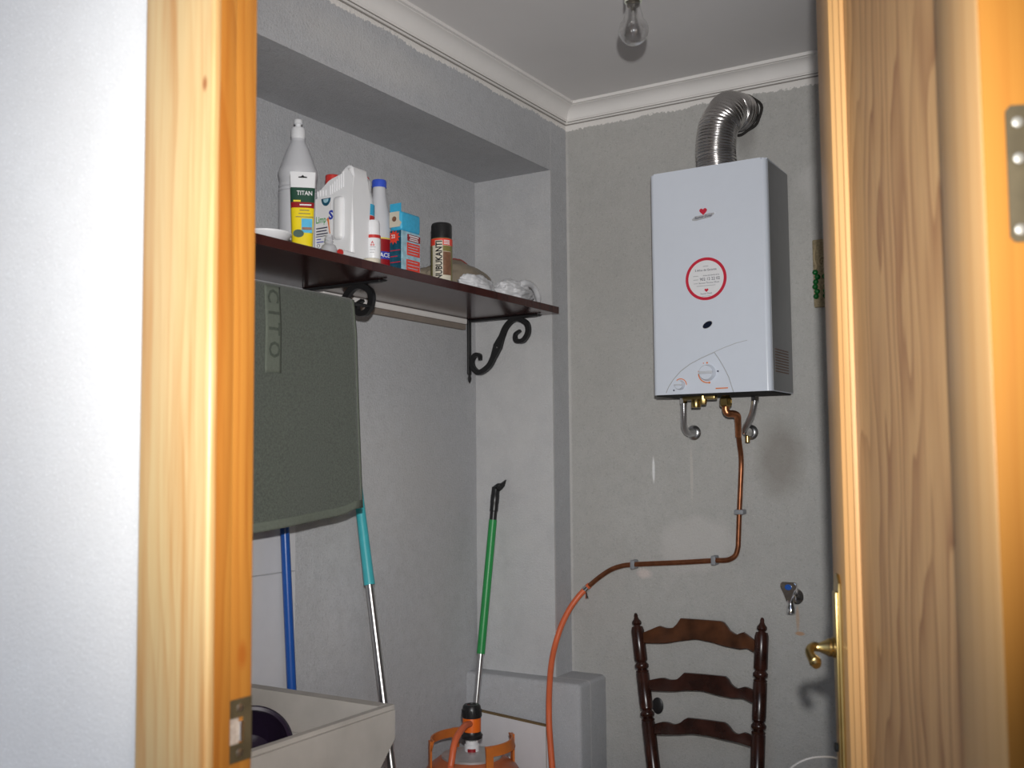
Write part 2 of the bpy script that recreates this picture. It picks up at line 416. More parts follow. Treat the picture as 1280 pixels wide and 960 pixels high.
# ------------------------------------------------------------------ the room
def struct(o, label, cat): return tag(o, label, cat, kind='structure')
XR = .34
struct(emit(B((-2.0, .78, -.1), (XR+.1, YB+.1, 0)), 'floor', m_floor), 'speckled brown floor of the utility room', 'floor')
struct(emit(B((-1.9, .8005, ZC), (XR+.1, YB+.1, ZC+.1)), 'ceiling', m_ceil), 'grey-white painted ceiling above the cornice', 'ceiling')
struct(emit(B((-1.9, YB, 0), (XR+.1, YB+.12, ZC)), 'wall_back', m_back), 'grey cement plaster wall carrying the water heater', 'wall')
struct(emit(B((XR, .8005, 0), (XR+.1, YB, ZC)), 'wall_right', m_side), 'grey plaster side wall behind the open door', 'wall')
bm = bmesh.new()                                                    # left wall with its deep recess
NZ = 2.128; NY0 = 1.0
box(bm, (-1.9, .8005, 0), (XN, YB, ZC))
box(bm, (XN, .8005, NZ), (XL, YB, ZC))
box(bm, (XN, YN, 0), (XL, YB, NZ))
box(bm, (XN, .8005, 0), (XL, NY0, NZ))
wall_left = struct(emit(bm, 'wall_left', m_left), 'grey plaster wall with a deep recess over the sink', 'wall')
# tiles behind the sink
ty1 = 1.822
for r_ in range(4):
    for c_ in range(3):
        y1 = ty1 - c_*.252; z0 = .444 + (r_-1)*.302 + .3*0
        z0 = 1.0425 - .302*2 + r_*.302
        emit(B((XN-.004, y1-.25, z0+.001), (XN+.006, y1, z0+.301), .0012, 1), 'tile', m_tile, wall_left)
# low step in the corner
xb = -1.345
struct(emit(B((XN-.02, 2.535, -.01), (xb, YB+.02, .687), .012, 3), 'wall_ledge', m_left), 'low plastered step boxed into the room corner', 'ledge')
# front wall with the doorway
YO, YI = .741, .8005
DX0, DX1, DZ = -.842, .010, 2.06
bm = bmesh.new()
box(bm, (-2.6, YO, -.1), (DX0, YI, 2.7)); box(bm, (DX1, YO, -.1), (1.6, YI, 2.7)); box(bm, (DX0, YO, DZ), (DX1, YI, 2.7))
struct(emit(bm, 'wall_front', m_out), 'pale rendered outside wall around the doorway', 'wall')
struct(emit(B((-7, -9, -.12), (7, .78, -.02)), 'ground', m_ground), 'pale paved ground outside the doorway', 'ground')
# cornice, two lengths with a cove profile
def cornice(name, path0, path1, inward, label):
    w, h = .056, ZC-2.286
    prof = [(0, 0), (.006, 0), (.006, .004), (.010, .0055), (.010, .009)]
    for i in range(9):
        a = i/8*math.pi/2
        prof.append((.012+(w-.021)*(1-math.cos(a)), .010+(h-.019)*math.sin(a)))
    prof += [(w-.009, h-.008), (w, h-.008), (w, h), (0, h)]
    bm = bmesh.new(); A = []; C = []
    for q, lst, s in ((path0, A, 0), (path1, C, 1)):
        for o_, z in prof:
            p = Vector(q)+Vector(inward)*o_
            mit = o_ if s == 1 else 0
            d = (Vector(path1)-Vector(path0)).normalized()
            p = p - d*mit
            lst.append(bm.verts.new((p.x, p.y, 2.286+z)))
    n = len(prof)
    for i in range(n): bm.faces.new((A[i], A[(i+1) % n], C[(i+1) % n], C[i]))
    bm.faces.new(A); bm.faces.new(C[::-1])
    o = struct(emit(bm, name, m_corn, angle=25), label, 'cornice')
    jb = bmesh.new(); d = (Vector(path1)-Vector(path0)).normalized(); L_ = (Vector(path1)-Vector(path0)).length
    m = frame(Vector(path0)+Vector((0, 0, 2.286)), d, Vector(inward), (0, 0, 1))
    box(jb, (0, 0, -.0022), (L_-.002, .0035, .0004), mtx=m)
    box(jb, (0, .0062, .0042), (L_-.012, .0103, .0052), mtx=m)
    emit(jb, 'joint_line', m_gap, o)
    return o
cornice('trim_1', (XL, .8005, 0), (XL, YB, 0), (1, 0, 0), 'white plaster cornice above the recessed grey wall')
cornice('trim_2', (XR, YB, 0), (XL, YB, 0), (0, -1, 0), 'white plaster cornice above the water heater wall')

# ------------------------------------------------------------------ door frame
yc = .7295
xo = on(174, 480, 'y', yc).x
fr = thing('door_1', (0, 0, 0), 'varnished pine door frame with brass strike plate', 'door frame', kind='structure')
emit(B((xo, yc, 0), (-.800, YO+.001, 2.13), .004, 3), 'casing', m_pine, fr)
emit(B((-.042, yc, 0), (.068, YO+.001, 2.13), .004, 3), 'casing', m_pine, fr)
emit(B((-.800, yc, 2.022), (-.042, YO+.001, 2.13), .003, 2), 'casing', m_pine, fr)
ys = on(293, 480, 'x', -.8).y; print('stop', ys, 'casing x', xo)
emit(B((DX0, YO-.004, 0), (-.8005, ys, DZ), .002, 2), 'jamb', m_pine2, fr)
emit(B((-.0415, YO-.004, 0), (DX1, ys, DZ), .002, 2), 'jamb', m_pine2, fr)
emit(B((-.8005, YO-.004, 2.022), (-.0415, ys, DZ), .002, 2), 'head', m_pine2, fr)
yr0 = ys+.0015; XS = -.8085
yr1 = on(318, 480, 'x', XS).y; print('rebate', yr0, yr1)
emit(B((DX0, yr0, 0), (XS, yr1, DZ), .0015, 2), 'rebate', m_pine2, fr)
emit(B((-.034, yr0, 0), (DX1, yr1, DZ), .0015, 2), 'rebate', m_pine2, fr)
# strike plate
pz = on(303, 911, 'x', XS).z; ph = .0315
y0, y1 = yr0+.001, yr1-.001
bm = bmesh.new(); x1 = XS+.0012; ym = (y0+y1)/2
hy0, hy1, hz = y0+.003, ym+.005, .013
box(bm, (XS-.001, y0, pz+hz), (x1, y1, pz+ph)); box(bm, (XS-.001, y0, pz-ph), (x1, y1, pz-hz))
box(bm, (XS-.001, hy1, pz-hz), (x1, y1, pz+hz)); box(bm, (XS-.001, y0, pz-hz), (x1, hy0, pz+hz))
sp = emit(bm, 'strike_plate', m_oldbrass, fr)
emit(B((XS-.0005, hy0, pz-hz), (XS+.0006, hy1-.006, pz+hz)), 'latch_hole', plain('scraped_latch_recess', (.36, .30, .25), .7, var=.3, vs=200), sp)
emit(B((XS-.0005, hy1-.006, pz-hz+.002), (XS+.003, hy1, pz+hz-.004), .0006, 1), 'latch_lip', m_chrome, sp)
for s in (-1, 1):
    bm = bmesh.new(); c = Vector((x1, ym, pz+s*.0225)); m = frame(c, (0, 1, 0), (0, 0, 1), (1, 0, 0))
    lathe(bm, [(0, .0), (.0042, .0), (.0040, .0008), (.0015, .0014), (0, .0014)], 16, m); emit(bm, 'screw', m_steel, sp)

# ------------------------------------------------------------------ door leaf, opened into the room
H = Vector((-.098, .830, 0)); E_ = Vector((-.385, 1.487, 0)); dd = (E_-H).normalized()
rz = math.atan2(dd.y, dd.x)
LW, LH, TH = .737, 2.03, .040
df = thing('door_2', H, 'varnished wooden panel door standing open into the room', 'door', rz=rz, kind='structure')
stl = emit(B((.0012, -TH, .008), (.113, 0, LH), .002, 2), 'stile', m_door, df)
emit(B((0, -TH+.0005, .009), (.004, -.0008, LH-.001), .0006, 1), 'edge_face', m_edge, stl)
emit(B((.633, -TH, .008), (LW, 0, LH), .002, 2), 'stile', m_door, df)
emit(B((.113, -TH, 1.965), (.633, 0, LH), .001, 1), 'rail', m_door, df)
emit(B((.113, -TH, .008), (.633, 0, .22), .001, 1), 'rail', m_door, df)
emit(B((.105, -.028, .20), (.640, -.016, 1.97)), 'panel', m_panel, df)
for (x0, x1, sgn) in ((.633, .616, 1), (.113, .130, -1)):
    bm = bmesh.new()
    prof = [(x0, 0.0), (x0+(x1-x0)*.25, .0015), (x0+(x1-x0)*.45, -.003), (x0+(x1-x0)*.6, -.004), (x0+(x1-x0)*.8, -.010), (x1, -.011), (x1, -.016), (x0, -.016)]
    if sgn < 0: prof = [(x0, -.0005), (x0+.004, -.006), (x0+.008, -.012), (x0+.012, -.0155), (x0+.012, -.016), (x0, -.016)]
    A = [bm.verts.new((x, y, .22)) for x, y in prof]; C = [bm.verts.new((x, y, 1.965)) for x, y in prof]; n = len(prof)
    for i in range(n): bm.faces.new((A[i], A[(i+1) % n], C[(i+1) % n], C[i]))
    bm.faces.new(A); bm.faces.new(C[::-1]); emit(bm, 'moulding', m_door, df, angle=20)
for z0, z1 in ((.22, .236), (1.949, 1.965)):
    emit(B((.113, -.016, z0), (.633, -.001, z1), .003, 1), 'moulding', m_door, df)
# hinges on the hinge edge
for zc in (.28, 1.505):
    bm = bmesh.new(); h2 = .051
    pts = [(-.0345, -h2+.012), (-.0300, -h2+.003), (-.0255, -h2), (-.018, -h2), (-.0145, -h2+.008), (-.0145, h2-.008), (-.018, h2), (-.0255, h2), (-.0300, h2-.003), (-.0345, h2-.012)]
    prism(bm, [(x+.0, z) for x, z in [(-.0405, -h2), (-.020, -h2), (-.0165, -h2+.004), (-.0165, h2-.004), (-.020, h2), (-.0405, h2)]], 0, .0018,
          frame((0, 0, zc), (0, 1, 0), (-1, 0, 0), (0, 0, 1)))
    hg = emit(bm, 'hinge', m_oldbrass, df)
    bm = bmesh.new(); tube(bm, [(-.003, -.0455, zc-h2), (-.003, -.0455, zc+h2)], .0055, 14); emit(bm, 'knuckle', m_oldbrass, hg)
    for dx, dz in ((-.0245, .038), (-.0245, .011), (-.0235, -.042)):
        bm = bmesh.new(); lathe(bm, [(.0042, 0), (.0040, .0012), (.002, .002), (0, .002)], 14, frame((-.0018, dx, zc+dz), (0, 1, 0), (0, 0, 1), (-1, 0, 0)))
        emit(bm, 'screw', plain('dull_screw', (.40, .38, .33), .5, .6), hg)
# long brass handle plate and lever on the outer face
pc = .692; pz0, pz1 = .868, 1.118; hw = .019
bm = bmesh.new()
poly = []
for k in range(9):                                   # scalloped fan ends
    a = math.pi*k/8; rr = hw*(1.0 + .12*(k % 2)); poly.append((pc+rr*math.cos(a), pz1+rr*1.0*math.sin(a)))
for k in range(9):
    a = math.pi+math.pi*k/8; rr = hw*(1.0 + .12*(k % 2)); poly.append((pc+rr*math.cos(a), pz0+rr*1.0*math.sin(a)))
prism(bm, poly, 0, .004, None, .0012, 1)
box(bm, (pc-.012, .003, pz0+.004), (pc+.012, .0075, pz1-.004), .002, 2)
hp = emit(bm, 'handle_plate', m_brass, df)
zh = 1.038
bm = bmesh.new(); lathe(bm, [(.0135, 0), (.0140, .003), (.0120, .005), (.0125, .008), (.0105, .011), (.0085, .016), (.0062, .021), (.0058, .027), (0, .027)], 24,
                        frame((pc, .0075, zh), (1, 0, 0), (0, 0, -1), (0, 1, 0)))
emit(bm, 'lever_neck', m_brass, hp)
bm = bmesh.new()
tube(bm, [(pc+.001, .028, zh), (pc-.001, .036, zh+.001), (pc-.007, .042, zh-.003), (pc-.015, .041, zh-.010), (pc-.021, .037, zh-.016), (pc-.027, .036, zh-.020)],
     [.0058, .0062, .0060, .0062, .0085, .0055], 16, 6)
emit(bm, 'lever', m_brass, hp)
bm = bmesh.new(); lathe(bm, [(.006, 0), (.006, .004), (0, .005)], 14, frame((pc, .0075, .905), (1, 0, 0), (0, 0, -1), (0, 1, 0))); emit(bm, 'keyhole_rose', m_dark, hp)
bpy.context.view_layer.update()
bm = bmesh.new(); tube(bm, [on(px, py, 'y', yy) for px, py, yy in ((1046, 948, 1.455), (1040, 946.5, 1.44), (1028, 946, 1.425), (1014, 947.5, 1.415), (1001, 952, 1.41), (990, 959, 1.41), (984, 966, 1.41))], .0009, 8, 6)
xf(bm, df.matrix_world.inverted())
emit(bm, 'key_wire', m_wire, hp)

# ------------------------------------------------------------------ shelf
SZ0, SZ1 = 1.7065, 1.7265; SX0, SX1, SY0, SY1 = XN, -1.424, 1.06, 2.588
sh = thing('wall_shelf', (XN, 1.8, SZ0), 'dark mahogany shelf on two scrolled black iron brackets', 'shelf')
emit(B((SX0+.001, SY0, SZ0), (SX1, SY1, SZ1), .0012, 1), 'board', m_shelf, sh, world=True)
def bracket(yb):
    t = .0055
    wb = bmesh.new()
    box(wb, (XN+.0005, yb-.0085, 1.545), (XN+.007, yb+.0085, SZ0-.0005), .0015, 1)
    lathe(wb, [(0, -.030), (.006, -.022), (.009, -.014), (.0055, -.006), (.0095, 0), (.0085, .004), (0, .006)], 12, T((XN+.0045, yb, 1.547)), sx=.45)
    b = emit(wb, 'bracket', m_iron, sh, world=True)
    off = b.parent.location
    def sub(bm, name): bmesh.ops.translate(bm, verts=bm.verts, vec=-off); return emit(bm, name, m_iron, b)
    a = bmesh.new(); box(a, (XN+.006, yb-.008, SZ0-.0068), (-1.478, yb+.008, SZ0-.0005), .0015, 1)
    m = frame((-1.480, yb, SZ0-.0035), (0, 1, 0), (0, 0, 1), (1, 0, 0))
    lathe(a, [(.005, -.002), (.0085, .002), (.005, .006), (.0075, .011), (0, .020)], 12, m, sy=.4)
    sub(a, 'arm')
    # scroll as a flat iron bar: px outline of the right bracket mapped on to its own plane
    pts = [(650.5, 413), (644.5, 418), (645.5, 425.5), (654, 425.5), (660, 416), (659, 405), (650, 399), (641, 400), (632.5, 409), (627.5, 421), (622.5, 433),
           (617, 447), (611, 458), (600, 465.5), (592.5, 461), (590, 452), (594, 444), (599.5, 444), (600.5, 450)]
    rad = [.0032, .0045, .006, .0065, .007, .007, .0072, .0072, .0078, .0085, .0135, .0085, .0078, .0075, .007, .0065, .006, .005, .0035]
    W = [on(px, py, 'y', 2.5535) for px, py in pts]; W = [(w.x, yb, w.z) for w in W]
    P = catmull(W, 5); rr = list(np.interp(np.linspace(0, 1, len(P)), np.linspace(0, 1, len(rad)), rad))
    s = bmesh.new(); th = .006; rows = []
    for i in range(len(P)):
        d = (P[min(i+1, len(P)-1)]-P[max(i-1, 0)]).normalized(); nn = Vector((-d.z, 0, d.x))
        rows.append([s.verts.new(P[i]+nn*rr[i]*a_+Vector((0, b_*th, 0))) for a_, b_ in ((-1, -1), (1, -1), (1, 1), (-1, 1))])
    for p, q in zip(rows, rows[1:]):
        for k in range(4): s.faces.new((p[k], p[(k+1) % 4], q[(k+1) % 4], q[k]))
    s.faces.new(rows[0]); s.faces.new(rows[-1][::-1])
    sc = sub(s, 'scroll')
    c = on(622.8, 434.5, 'y', 2.5535)
    r = bmesh.new(); lathe(r, [(.0022, 0), (.002, .0015), (0, .002)], 10, frame((c.x, yb-.006, c.z), (1, 0, 0), (0, 0, 1), (0, -1, 0)))
    bmesh.ops.translate(r, verts=r.verts, vec=-off); emit(r, 'rivet', m_steel, b)
bracket(2.5535); bracket(1.852)
cl = emit(B((XN+.0005, 1.90, 1.690), (XN+.020, 2.520, SZ0-.0008), .002, 1), 'cleat', m_corn, sh, world=True)
c2 = bmesh.new(); box(c2, (XN+.0005, 1.90, 1.6735), (XN+.016, 2.520, 1.6895), .0015, 1); bmesh.ops.translate(c2, verts=c2.verts, vec=-sh.location)
emit(c2, 'lower_strip', m_brownp if False else plain('brown_wood_strip', (.25, .21, .18), .8), cl)
# rail for the towel, fixed under the shelf
TZ = 1.653; TX = -1.512
bm = bmesh.new(); tube(bm, [(TX, 1.08, TZ-.006), (TX, 1.846, TZ-.006)], .004, 10); emit(bm, 'towel_rail', m_iron, sh, world=True)

# ------------------------------------------------------------------ towel
tw = thing('towel', (TX, 1.5, TZ), 'dark green bath towel hanging below the shelf', 'towel')
def towel_pt(s, t, side):
    """s 0..1 along the rail from the right edge, t 0..1 down"""
    y = 1.788 - s*.58
    zb = 1.185 - .028*min(1, s*2.0) + .010*math.exp(-((s-.02)/.05)**2)
    z = TZ + (zb-TZ)*t
    fold = .010*math.sin(7*s+.7)*t + .006*math.sin(15*s+2)*t*t
    edge = .012*math.exp(-(s/.04)**2)*t
    y2 = y + .006*t*math.exp(-(s/.2)**2)
    return Vector((TX + side*(.0045 + .006*min(1, t*6)) + fold + edge*.3, y2, z))
bm = bmesh.new(); ns, nt = 44, 34; g = {}
path = [(-1, 0.86*(1-k/nt)) for k in range(nt+1)] + [(0, 0)] + [(1, k/nt) for k in range(nt+1)]
for i in range(ns+1):
    for j, (sd, t) in enumerate(path):
        s = i/ns
        p = towel_pt(s, t, sd)
        if sd == 0: p = Vector((TX, towel_pt(s, 0, 1).y, TZ+.003))
        g[i, j] = bm.verts.new(p)
for i in range(ns):
    for j in range(len(path)-1): bm.faces.new((g[i, j], g[i+1, j], g[i+1, j+1], g[i, j+1]))
cloth = emit(bm, 'cloth', m_towel, tw, world=True, angle=80)
sm = cloth.modifiers.new('thickness', 'SOLIDIFY'); sm.thickness = .0035; sm.offset = 0
def towel_strip(name, s0, s1, t0, t1, mat, parent, off=.0026, n=24, m=4):
    bm = bmesh.new(); g = {}
    for i in range(n+1):
        for j in range(m+1):
            p = towel_pt(s0+(s1-s0)*i/n, t0+(t1-t0)*j/m, 1); p.x += off; g[i, j] = bm.verts.new(p)
    for i in range(n):
        for j in range(m): bm.faces.new((g[i, j], g[i+1, j], g[i+1, j+1], g[i, j+1]))
    o = emit(bm, name, mat, parent, world=True, angle=80); md = o.modifiers.new('thickness', 'SOLIDIFY'); md.thickness = .0012; md.offset = 0; return o
towel_strip('hem', 0, 1, .962, 1.0, m_hem, tw)
towel_strip('side_hem', .0, .012, .0, .962, m_hem, tw, n=2, m=30)
ya, yb_ = on(350.5, 420, 'x', TX+.01).y, on(331, 420, 'x', TX+.01).y
za, zb_ = on(341, 357, 'x', TX+.01).z, on(341, 467, 'x', TX+.01).z
s_of = lambda y: (1.788-y)/.58
band = towel_strip('woven_band', s_of(ya), s_of(yb_), (TZ-za)/(TZ-1.157), (TZ-zb_)/(TZ-1.157), m_hem, tw, n=6, m=20)
def wx(z, y): return towel_pt(s_of(y), (TZ-z)/(TZ-1.157), 1).x + .0042
for ch, py in (('C', 370), ('I', 391), ('T', 411), ('O', 437)):
    bm = text_bm(ch, .030, bold=.03)
    c = on(341, py, 'x', TX+.01)
    for v in bm.verts:
        x, y = v.co.x, v.co.y
        yy, zz = c.y + y*1.0, c.z - x     # turned a quarter: letters read downwards
        v.co = Vector((wx(zz, yy), yy, zz))
    o = emit(bm, 'lettering', m_towdark, tw, world=True)

# ------------------------------------------------------------------ bottles and boxes on the shelf
SH = SZ1 + .0004
def ang(p): return toward_cam(p)
def place(px, x): return on(px, 300, 'x', x)
# tall white bottle
p = place(372, -1.615); t = thing('squeeze_bottle', (p.x, p.y, SH), 'tall white plastic bottle with a push-pull cap on the shelf', 'bottle')
R = .0425
prof = [(0, 0), (R-.004, 0), (R, .004), (R, .165), (R+.0012, .168), (R-.001, .172), (R+.0005, .177), (R-.0015, .181), (R, .186), (R-.001, .190), (R-.001, .198), (R+.0005, .205), (R+.0018, .214), (R-.002, .226),
        (R-.010, .248), (R-.019, .272), (R-.0245, .284), (R-.0265, .288), (R-.0265, .293), (0, .293)]
emit(lathe(bmesh.new(), prof, 40), 'body', m_hdpe2, t)
c = emit(lathe(bmesh.new(), [(0, .290), (.0155, .290), (.0155, .298), (.0165, .299), (.0165, .315), (.014, .319), (.0065, .320), (.0065, .327), (.0098, .329), (.0098, .336), (.0085, .338), (0, .338)], 28), 'cap', m_hdpe, t)
# glue tube in front
p = place(378, -1.500); t = thing('glue_tube', (p.x, p.y, SH), 'yellow and dark green glue tube standing on its cap', 'tube', rz=ang(p)+math.pi/2)
def tube_sec(z0, z1, w0, w1, d0, d1, bm, n=8):
    rows = []
    for i in range(n+1):
        k = i/n; w = w0+(w1-w0)*k; d = d0+(d1-d0)*k; z = z0+(z1-z0)*k
        rows.append([bm.verts.new((w*math.copysign(abs(math.cos(a))**.7, math.cos(a)), d*math.copysign(abs(math.sin(a))**.9, math.sin(a)), z)) for a in [2*math.pi*q/28 for q in range(28)]])
    for a, b in zip(rows, rows[1:]):
        for q in range(28): bm.faces.new((a[q], a[(q+1) % 28], b[(q+1) % 28], b[q]))
    bm.faces.new(rows[0]); bm.faces.new(rows[-1])
w_ = lambda z: .0215 + (.0265-.0215)*(z-.016)/(.176-.016)
d_ = lambda z: .016 + (.0012-.016)*(z-.016)/(.176-.016)
emit(lathe(bmesh.new(), [(0, 0), (.013, 0), (.013, .014), (.011, .018), (0, .018)], 20), 'cap', m_hdpe, t)
for z0, z1, mt, nm in ((.016, .098, m_yellow, 'yellow_sleeve'), (.098, .110, m_dkred, 'red_band'), (.110, .142, m_dgreen, 'green_band'), (.142, .152, m_hdpe, 'white_band'), (.152, .176, m_hdpe, 'crimped_end')):
    bm = bmesh.new(); tube_sec(z0, z1, w_(z0), w_(z1), d_(z0), d_(z1), bm); emit(bm, nm, mt, t)
fy = lambda z: -d_(z)-.0008
text('TITAN', .0092, T((.004, fy(.125)-.0005, .129)), m_paper, t, bold=.015, squeeze=.85)
bars(t, T((.006, fy(.104)-.0005, .104)), m_paper, [(0, 0, .024, .0026)])
bars(t, T((.004, fy(.085)-.0008, 0)), m_olive, [(0, .092-q*.007, w, .0016) for q, w in enumerate((.020, .024, .036))])
bm = bmesh.new(); box(bm, (-.002, fy(.058)-.001, .044), (.020, fy(.058)+.004, .074)); pic = emit(bm, 'picture', m_skyb, t)
bm = bmesh.new(); box(bm, (-.001, fy(.050)-.0014, .050), (.019, fy(.050)+.003, .0555)); box(bm, (.003, fy(.066)-.0014, .063), (.019, fy(.062)+.003, .069)); emit(bm, 'picture_detail', m_brownp, pic)
emit(disc(bmesh.new(), (-.008, .042), .011, .004, T((0, fy(.042)+.003, 0)), sz=.75), 'green_oval', m_dgreen, t)
bm = bmesh.new(); prism(bm, [(-.009, .165), (-.003, .166), (0, .169), (.003, .166), (.009, .165), (.009, .163), (-.009, .163)], -.0035, .0035); emit(bm, 'hanging_slot', m_dark, t)
emit(B((-.019, fy(.112)-.0004, .1105), (-.004, fy(.112)+.003, .114), mtx=None), 'nozzle_picture', m_yellow, t)

# handled detergent jug, broad side along the shelf depth
yj = on(440, 270, 'x', -1.466).y; xj0 = on(393, 270, 'y', yj).x; xj1 = -1.466; JW = xj1-xj0; print('jug', yj, xj0, JW)
JT = .062
t = thing('detergent_jug', (xj0, yj, SH), 'white detergent jug with red cap and moulded handle on the shelf', 'jug')
jh = .232
jh = .218
poly = [(.004, 0), (JW-.004, 0), (JW, .006), (JW+.001, .15), (JW, .190), (JW-.004, jh-.006), (JW-.010, jh-.001), (JW-.018, jh), (JW-.026, jh-.004), (JW-.038, jh-.013), (JW-.051, jh-.033), (JW-.066, jh-.039), (.008, jh-.043), (0, jh-.052), (0, .006)]
emit(prism(bmesh.new(), poly, 0, JT, None, .009, 3), 'body', m_hdpe, t, angle=50)
emit(lathe(bmesh.new(), [(0, 0), (.0145, 0), (.0145, .012), (.013, .0125), (.0, .0125)], 24, T((JW*.24, JT/2, jh-.044))), 'neck', m_hdpe, t)
c = emit(lathe(bmesh.new(), [(0, 0), (.0165, 0), (.0165, .024), (.0150, .0255), (0, .0255)], 30, T((JW*.24, JT/2, jh-.034))), 'cap', m_cap_r, t)
emit(B((JW*.53, -.009, .052), (JW*.80, .012, .150), .0105, 5), 'handle', m_hdpe, t, angle=60)
bm = bmesh.new()
for q in range(7):
    x = JW*.42 + q*JW*.058; zt = min(jh-.014, jh-.040 + max(0, x-JW*.45)*.75)
    box(bm, (x, -.0016, jh-.062+q*.002), (x+.0018, .008, zt), .0008, 1)
for q in range(4):
    x = JW*.08 + q*JW*.075
    box(bm, (x, -.0016, jh-.062), (x+.0018, .008, jh-.048), .0008, 1)
emit(bm, 'ribs', m_hdpe, t)
lm = T((0, -.0006, 0))
emit(B((JW*.03, -.0006, .004), (JW*.47, .008, .152), .0), 'label', m_paper, t)
lf = T((0, -.0012, 0))
emit(prism(bmesh.new(), [(JW*.04, .006), (JW*.36, .006), (JW*.42, .022), (JW*.42, .040), (JW*.25, .042), (JW*.04, .036)], -.0012, .006), 'blue_corner', m_bluep, t)
text('Limp', .0150, T((JW*.19, -.0014, .103)), m_green2, t, bold=.02, squeeze=.72)
text('S', .019, T((JW*.455, -.0014, .110)), m_bluep, t, bold=.06)
emit(prism(bmesh.new(), [(JW*.34, .102), (JW*.38, .107), (JW*.40, .102), (JW*.415, .085), (JW*.435, .070), (JW*.415, .070), (JW*.39, .085), (JW*.365, .097)], -.0013, .006), 'brush_mark', m_orangep, t)
bars(t, T((JW*.21, -.0012, 0)), m_darkp, [(dx, .0845-q*.0065, w, .0026) for q, (dx, w) in enumerate(((0, .032), (-.001, .030), (.001, .033)))])
emit(B((JW*.05, -.0013, .0655), (JW*.37, .006, .0672)), 'rule', m_darkp, t)
bars(t, T((JW*.13, -.0012, 0)), m_bluep, [(0, .060, .012, .002), (.004, .0535, .020, .002)])
emit(disc(bmesh.new(), (JW*.36, .0535), .0085, .0014, T((0, 0, 0))), 'globe_mark', m_green2, t)
emit(disc(bmesh.new(), (JW*.355, .0545), .004, .0017, T((0, 0, 0))), 'globe_mark', m_ltblue, t)
emit(xf(ringp(.0035, .0042, .0013, c=(JW*.12, .046)), T((0, 0, 0))), 'recycling_mark', m_darkp, t)
emit(prism(bmesh.new(), [(JW*.32+.0135*math.cos(a), .150+.017*math.sin(a)) for a in [math.pi+math.pi*q/12 for q in range(13)]], -.0014, .006), 'round_emblem', m_dkteal, t)
emit(prism(bmesh.new(), [(JW*.32+.0075*math.cos(a), .1485+.009*math.sin(a)) for a in [math.pi+math.pi*q/12 for q in range(13)]], -.0018, .006), 'round_emblem', m_ltblue, t)

# bottle behind the jug
p = place(454, -1.535); t = thing('cleaner_bottle', (p.x, p.y, SH), 'white cleaner bottle with striped label tucked behind the jug', 'bottle', rz=ang(p)+.35)
R = .026
emit(lathe(bmesh.new(), [(0, 0), (R-.003, 0), (R, .004), (R, .15), (R-.003, .17), (R-.012, .198), (.012, .204), (.012, .212), (0, .212)], 32), 'body', m_hdpe, t)
emit(lathe(bmesh.new(), [(0, .207), (.0138, .207), (.0138, .222), (.012, .224), (0, .224)], 24), 'cap', m_cap_r, t)
for z0, z1, mt in ((.132, .158, m_skyb), (.098, .131, m_cap_r), (.072, .097, m_dgreen), (.046, .056, m_cap_r), (.034, .0455, m_yellow)):
    emit(patch(R, -1.6, 1.6, z0, z1), 'label_band', mt, t)
for q in range(2): text('III', .018, T((0, 0, .106)), m_paper, t, wrap=(R+.0007, -.2+q*.5)) if q == 0 else None

# bleach bottle with blue cap
p = place(474, -1.545); t = thing('bleach_bottle', (p.x, p.y, SH), 'white bleach bottle with blue cap and dark red label', 'bottle', rz=ang(p))
prof = [(0, 0), (.028, 0), (.031, .004), (.031, .110), (.0305, .120), (.027, .142), (.0205, .172), (.0165, .196), (.0152, .218), (0, .218)]
emit(lathe(bmesh.new(), prof, 36), 'body', m_hdpe2, t)
emit(lathe(bmesh.new(), [(0, .216), (.0172, .216), (.0176, .230), (.016, .234), (0, .234)], 30), 'cap', m_cap_b, t)
emit(patch(.031, -1.9, 1.9, .020, .088, 26), 'red_label', m_dkred, t)
emit(patch(.031, -1.9, 1.9, .0885, .091, 26), 'yellow_edge', m_yellow, t)
emit(patch(.031, -1.9, 1.9, .004, .0195, 26), 'yellow_label', m_yellow, t)
emit(patch(.0313, -.15, 1.1, .040, .058, 12), 'blue_badge', m_bluep, t)
text('ACE', .010, T((0, 0, .049)), m_paper, t, wrap=(.0319, .45), bold=.03)

# small white roll-on spray in front
p = place(466.5, -1.466); t = thing('small_spray_bottle', (p.x, p.y, SH), 'small white bottle with a red collar in front of the bleach', 'bottle', rz=ang(p))
R = .0165
emit(lathe(bmesh.new(), [(0, 0), (R-.001, 0), (R, .002), (R, .062), (R-.0008, .064), (0, .064)], 28), 'body', m_hdpe, t)
emit(lathe(bmesh.new(), [(0, .063), (R+.0003, .063), (R+.0003, .070), (0, .070)], 28), 'collar', m_cap_r, t)
emit(lathe(bmesh.new(), [(0, .070), (R-.0015, .070), (R-.0017, .098), (R-.004, .104), (0, .106)], 28), 'cap', m_hdpe, t)
m = Matrix.Identity(4)
for q in range(3):
    a = math.pi/2 + q*2*math.pi/3
    text('A' if q == 0 else 'o', .006, T((0, 0, .052-(0 if q == 0 else .005))), m_cap_r, t, wrap=(R+.0006, -.1+(0, -.16, .16)[q]), bold=.04)
for q in range(3): emit(patch(R+.0003, -.45, .35-.1*q, .041-q*.006, .0425-q*.006, 6), 'print_line', m_greypl, t)

# cream lid leaning on the shelf edge
p = place(467, -1.438); t = tag(emit(lathe(bmesh.new(), [(0, 0), (.019, 0), (.0195, .002), (.0195, .008), (.0178, .0095), (.004, .0115), (0, .0115)], 28), 'jar_lid', m_cream), 'cream round plastic lid lying at the shelf edge', 'lid')
t.location = (p.x-.006, p.y, SH)
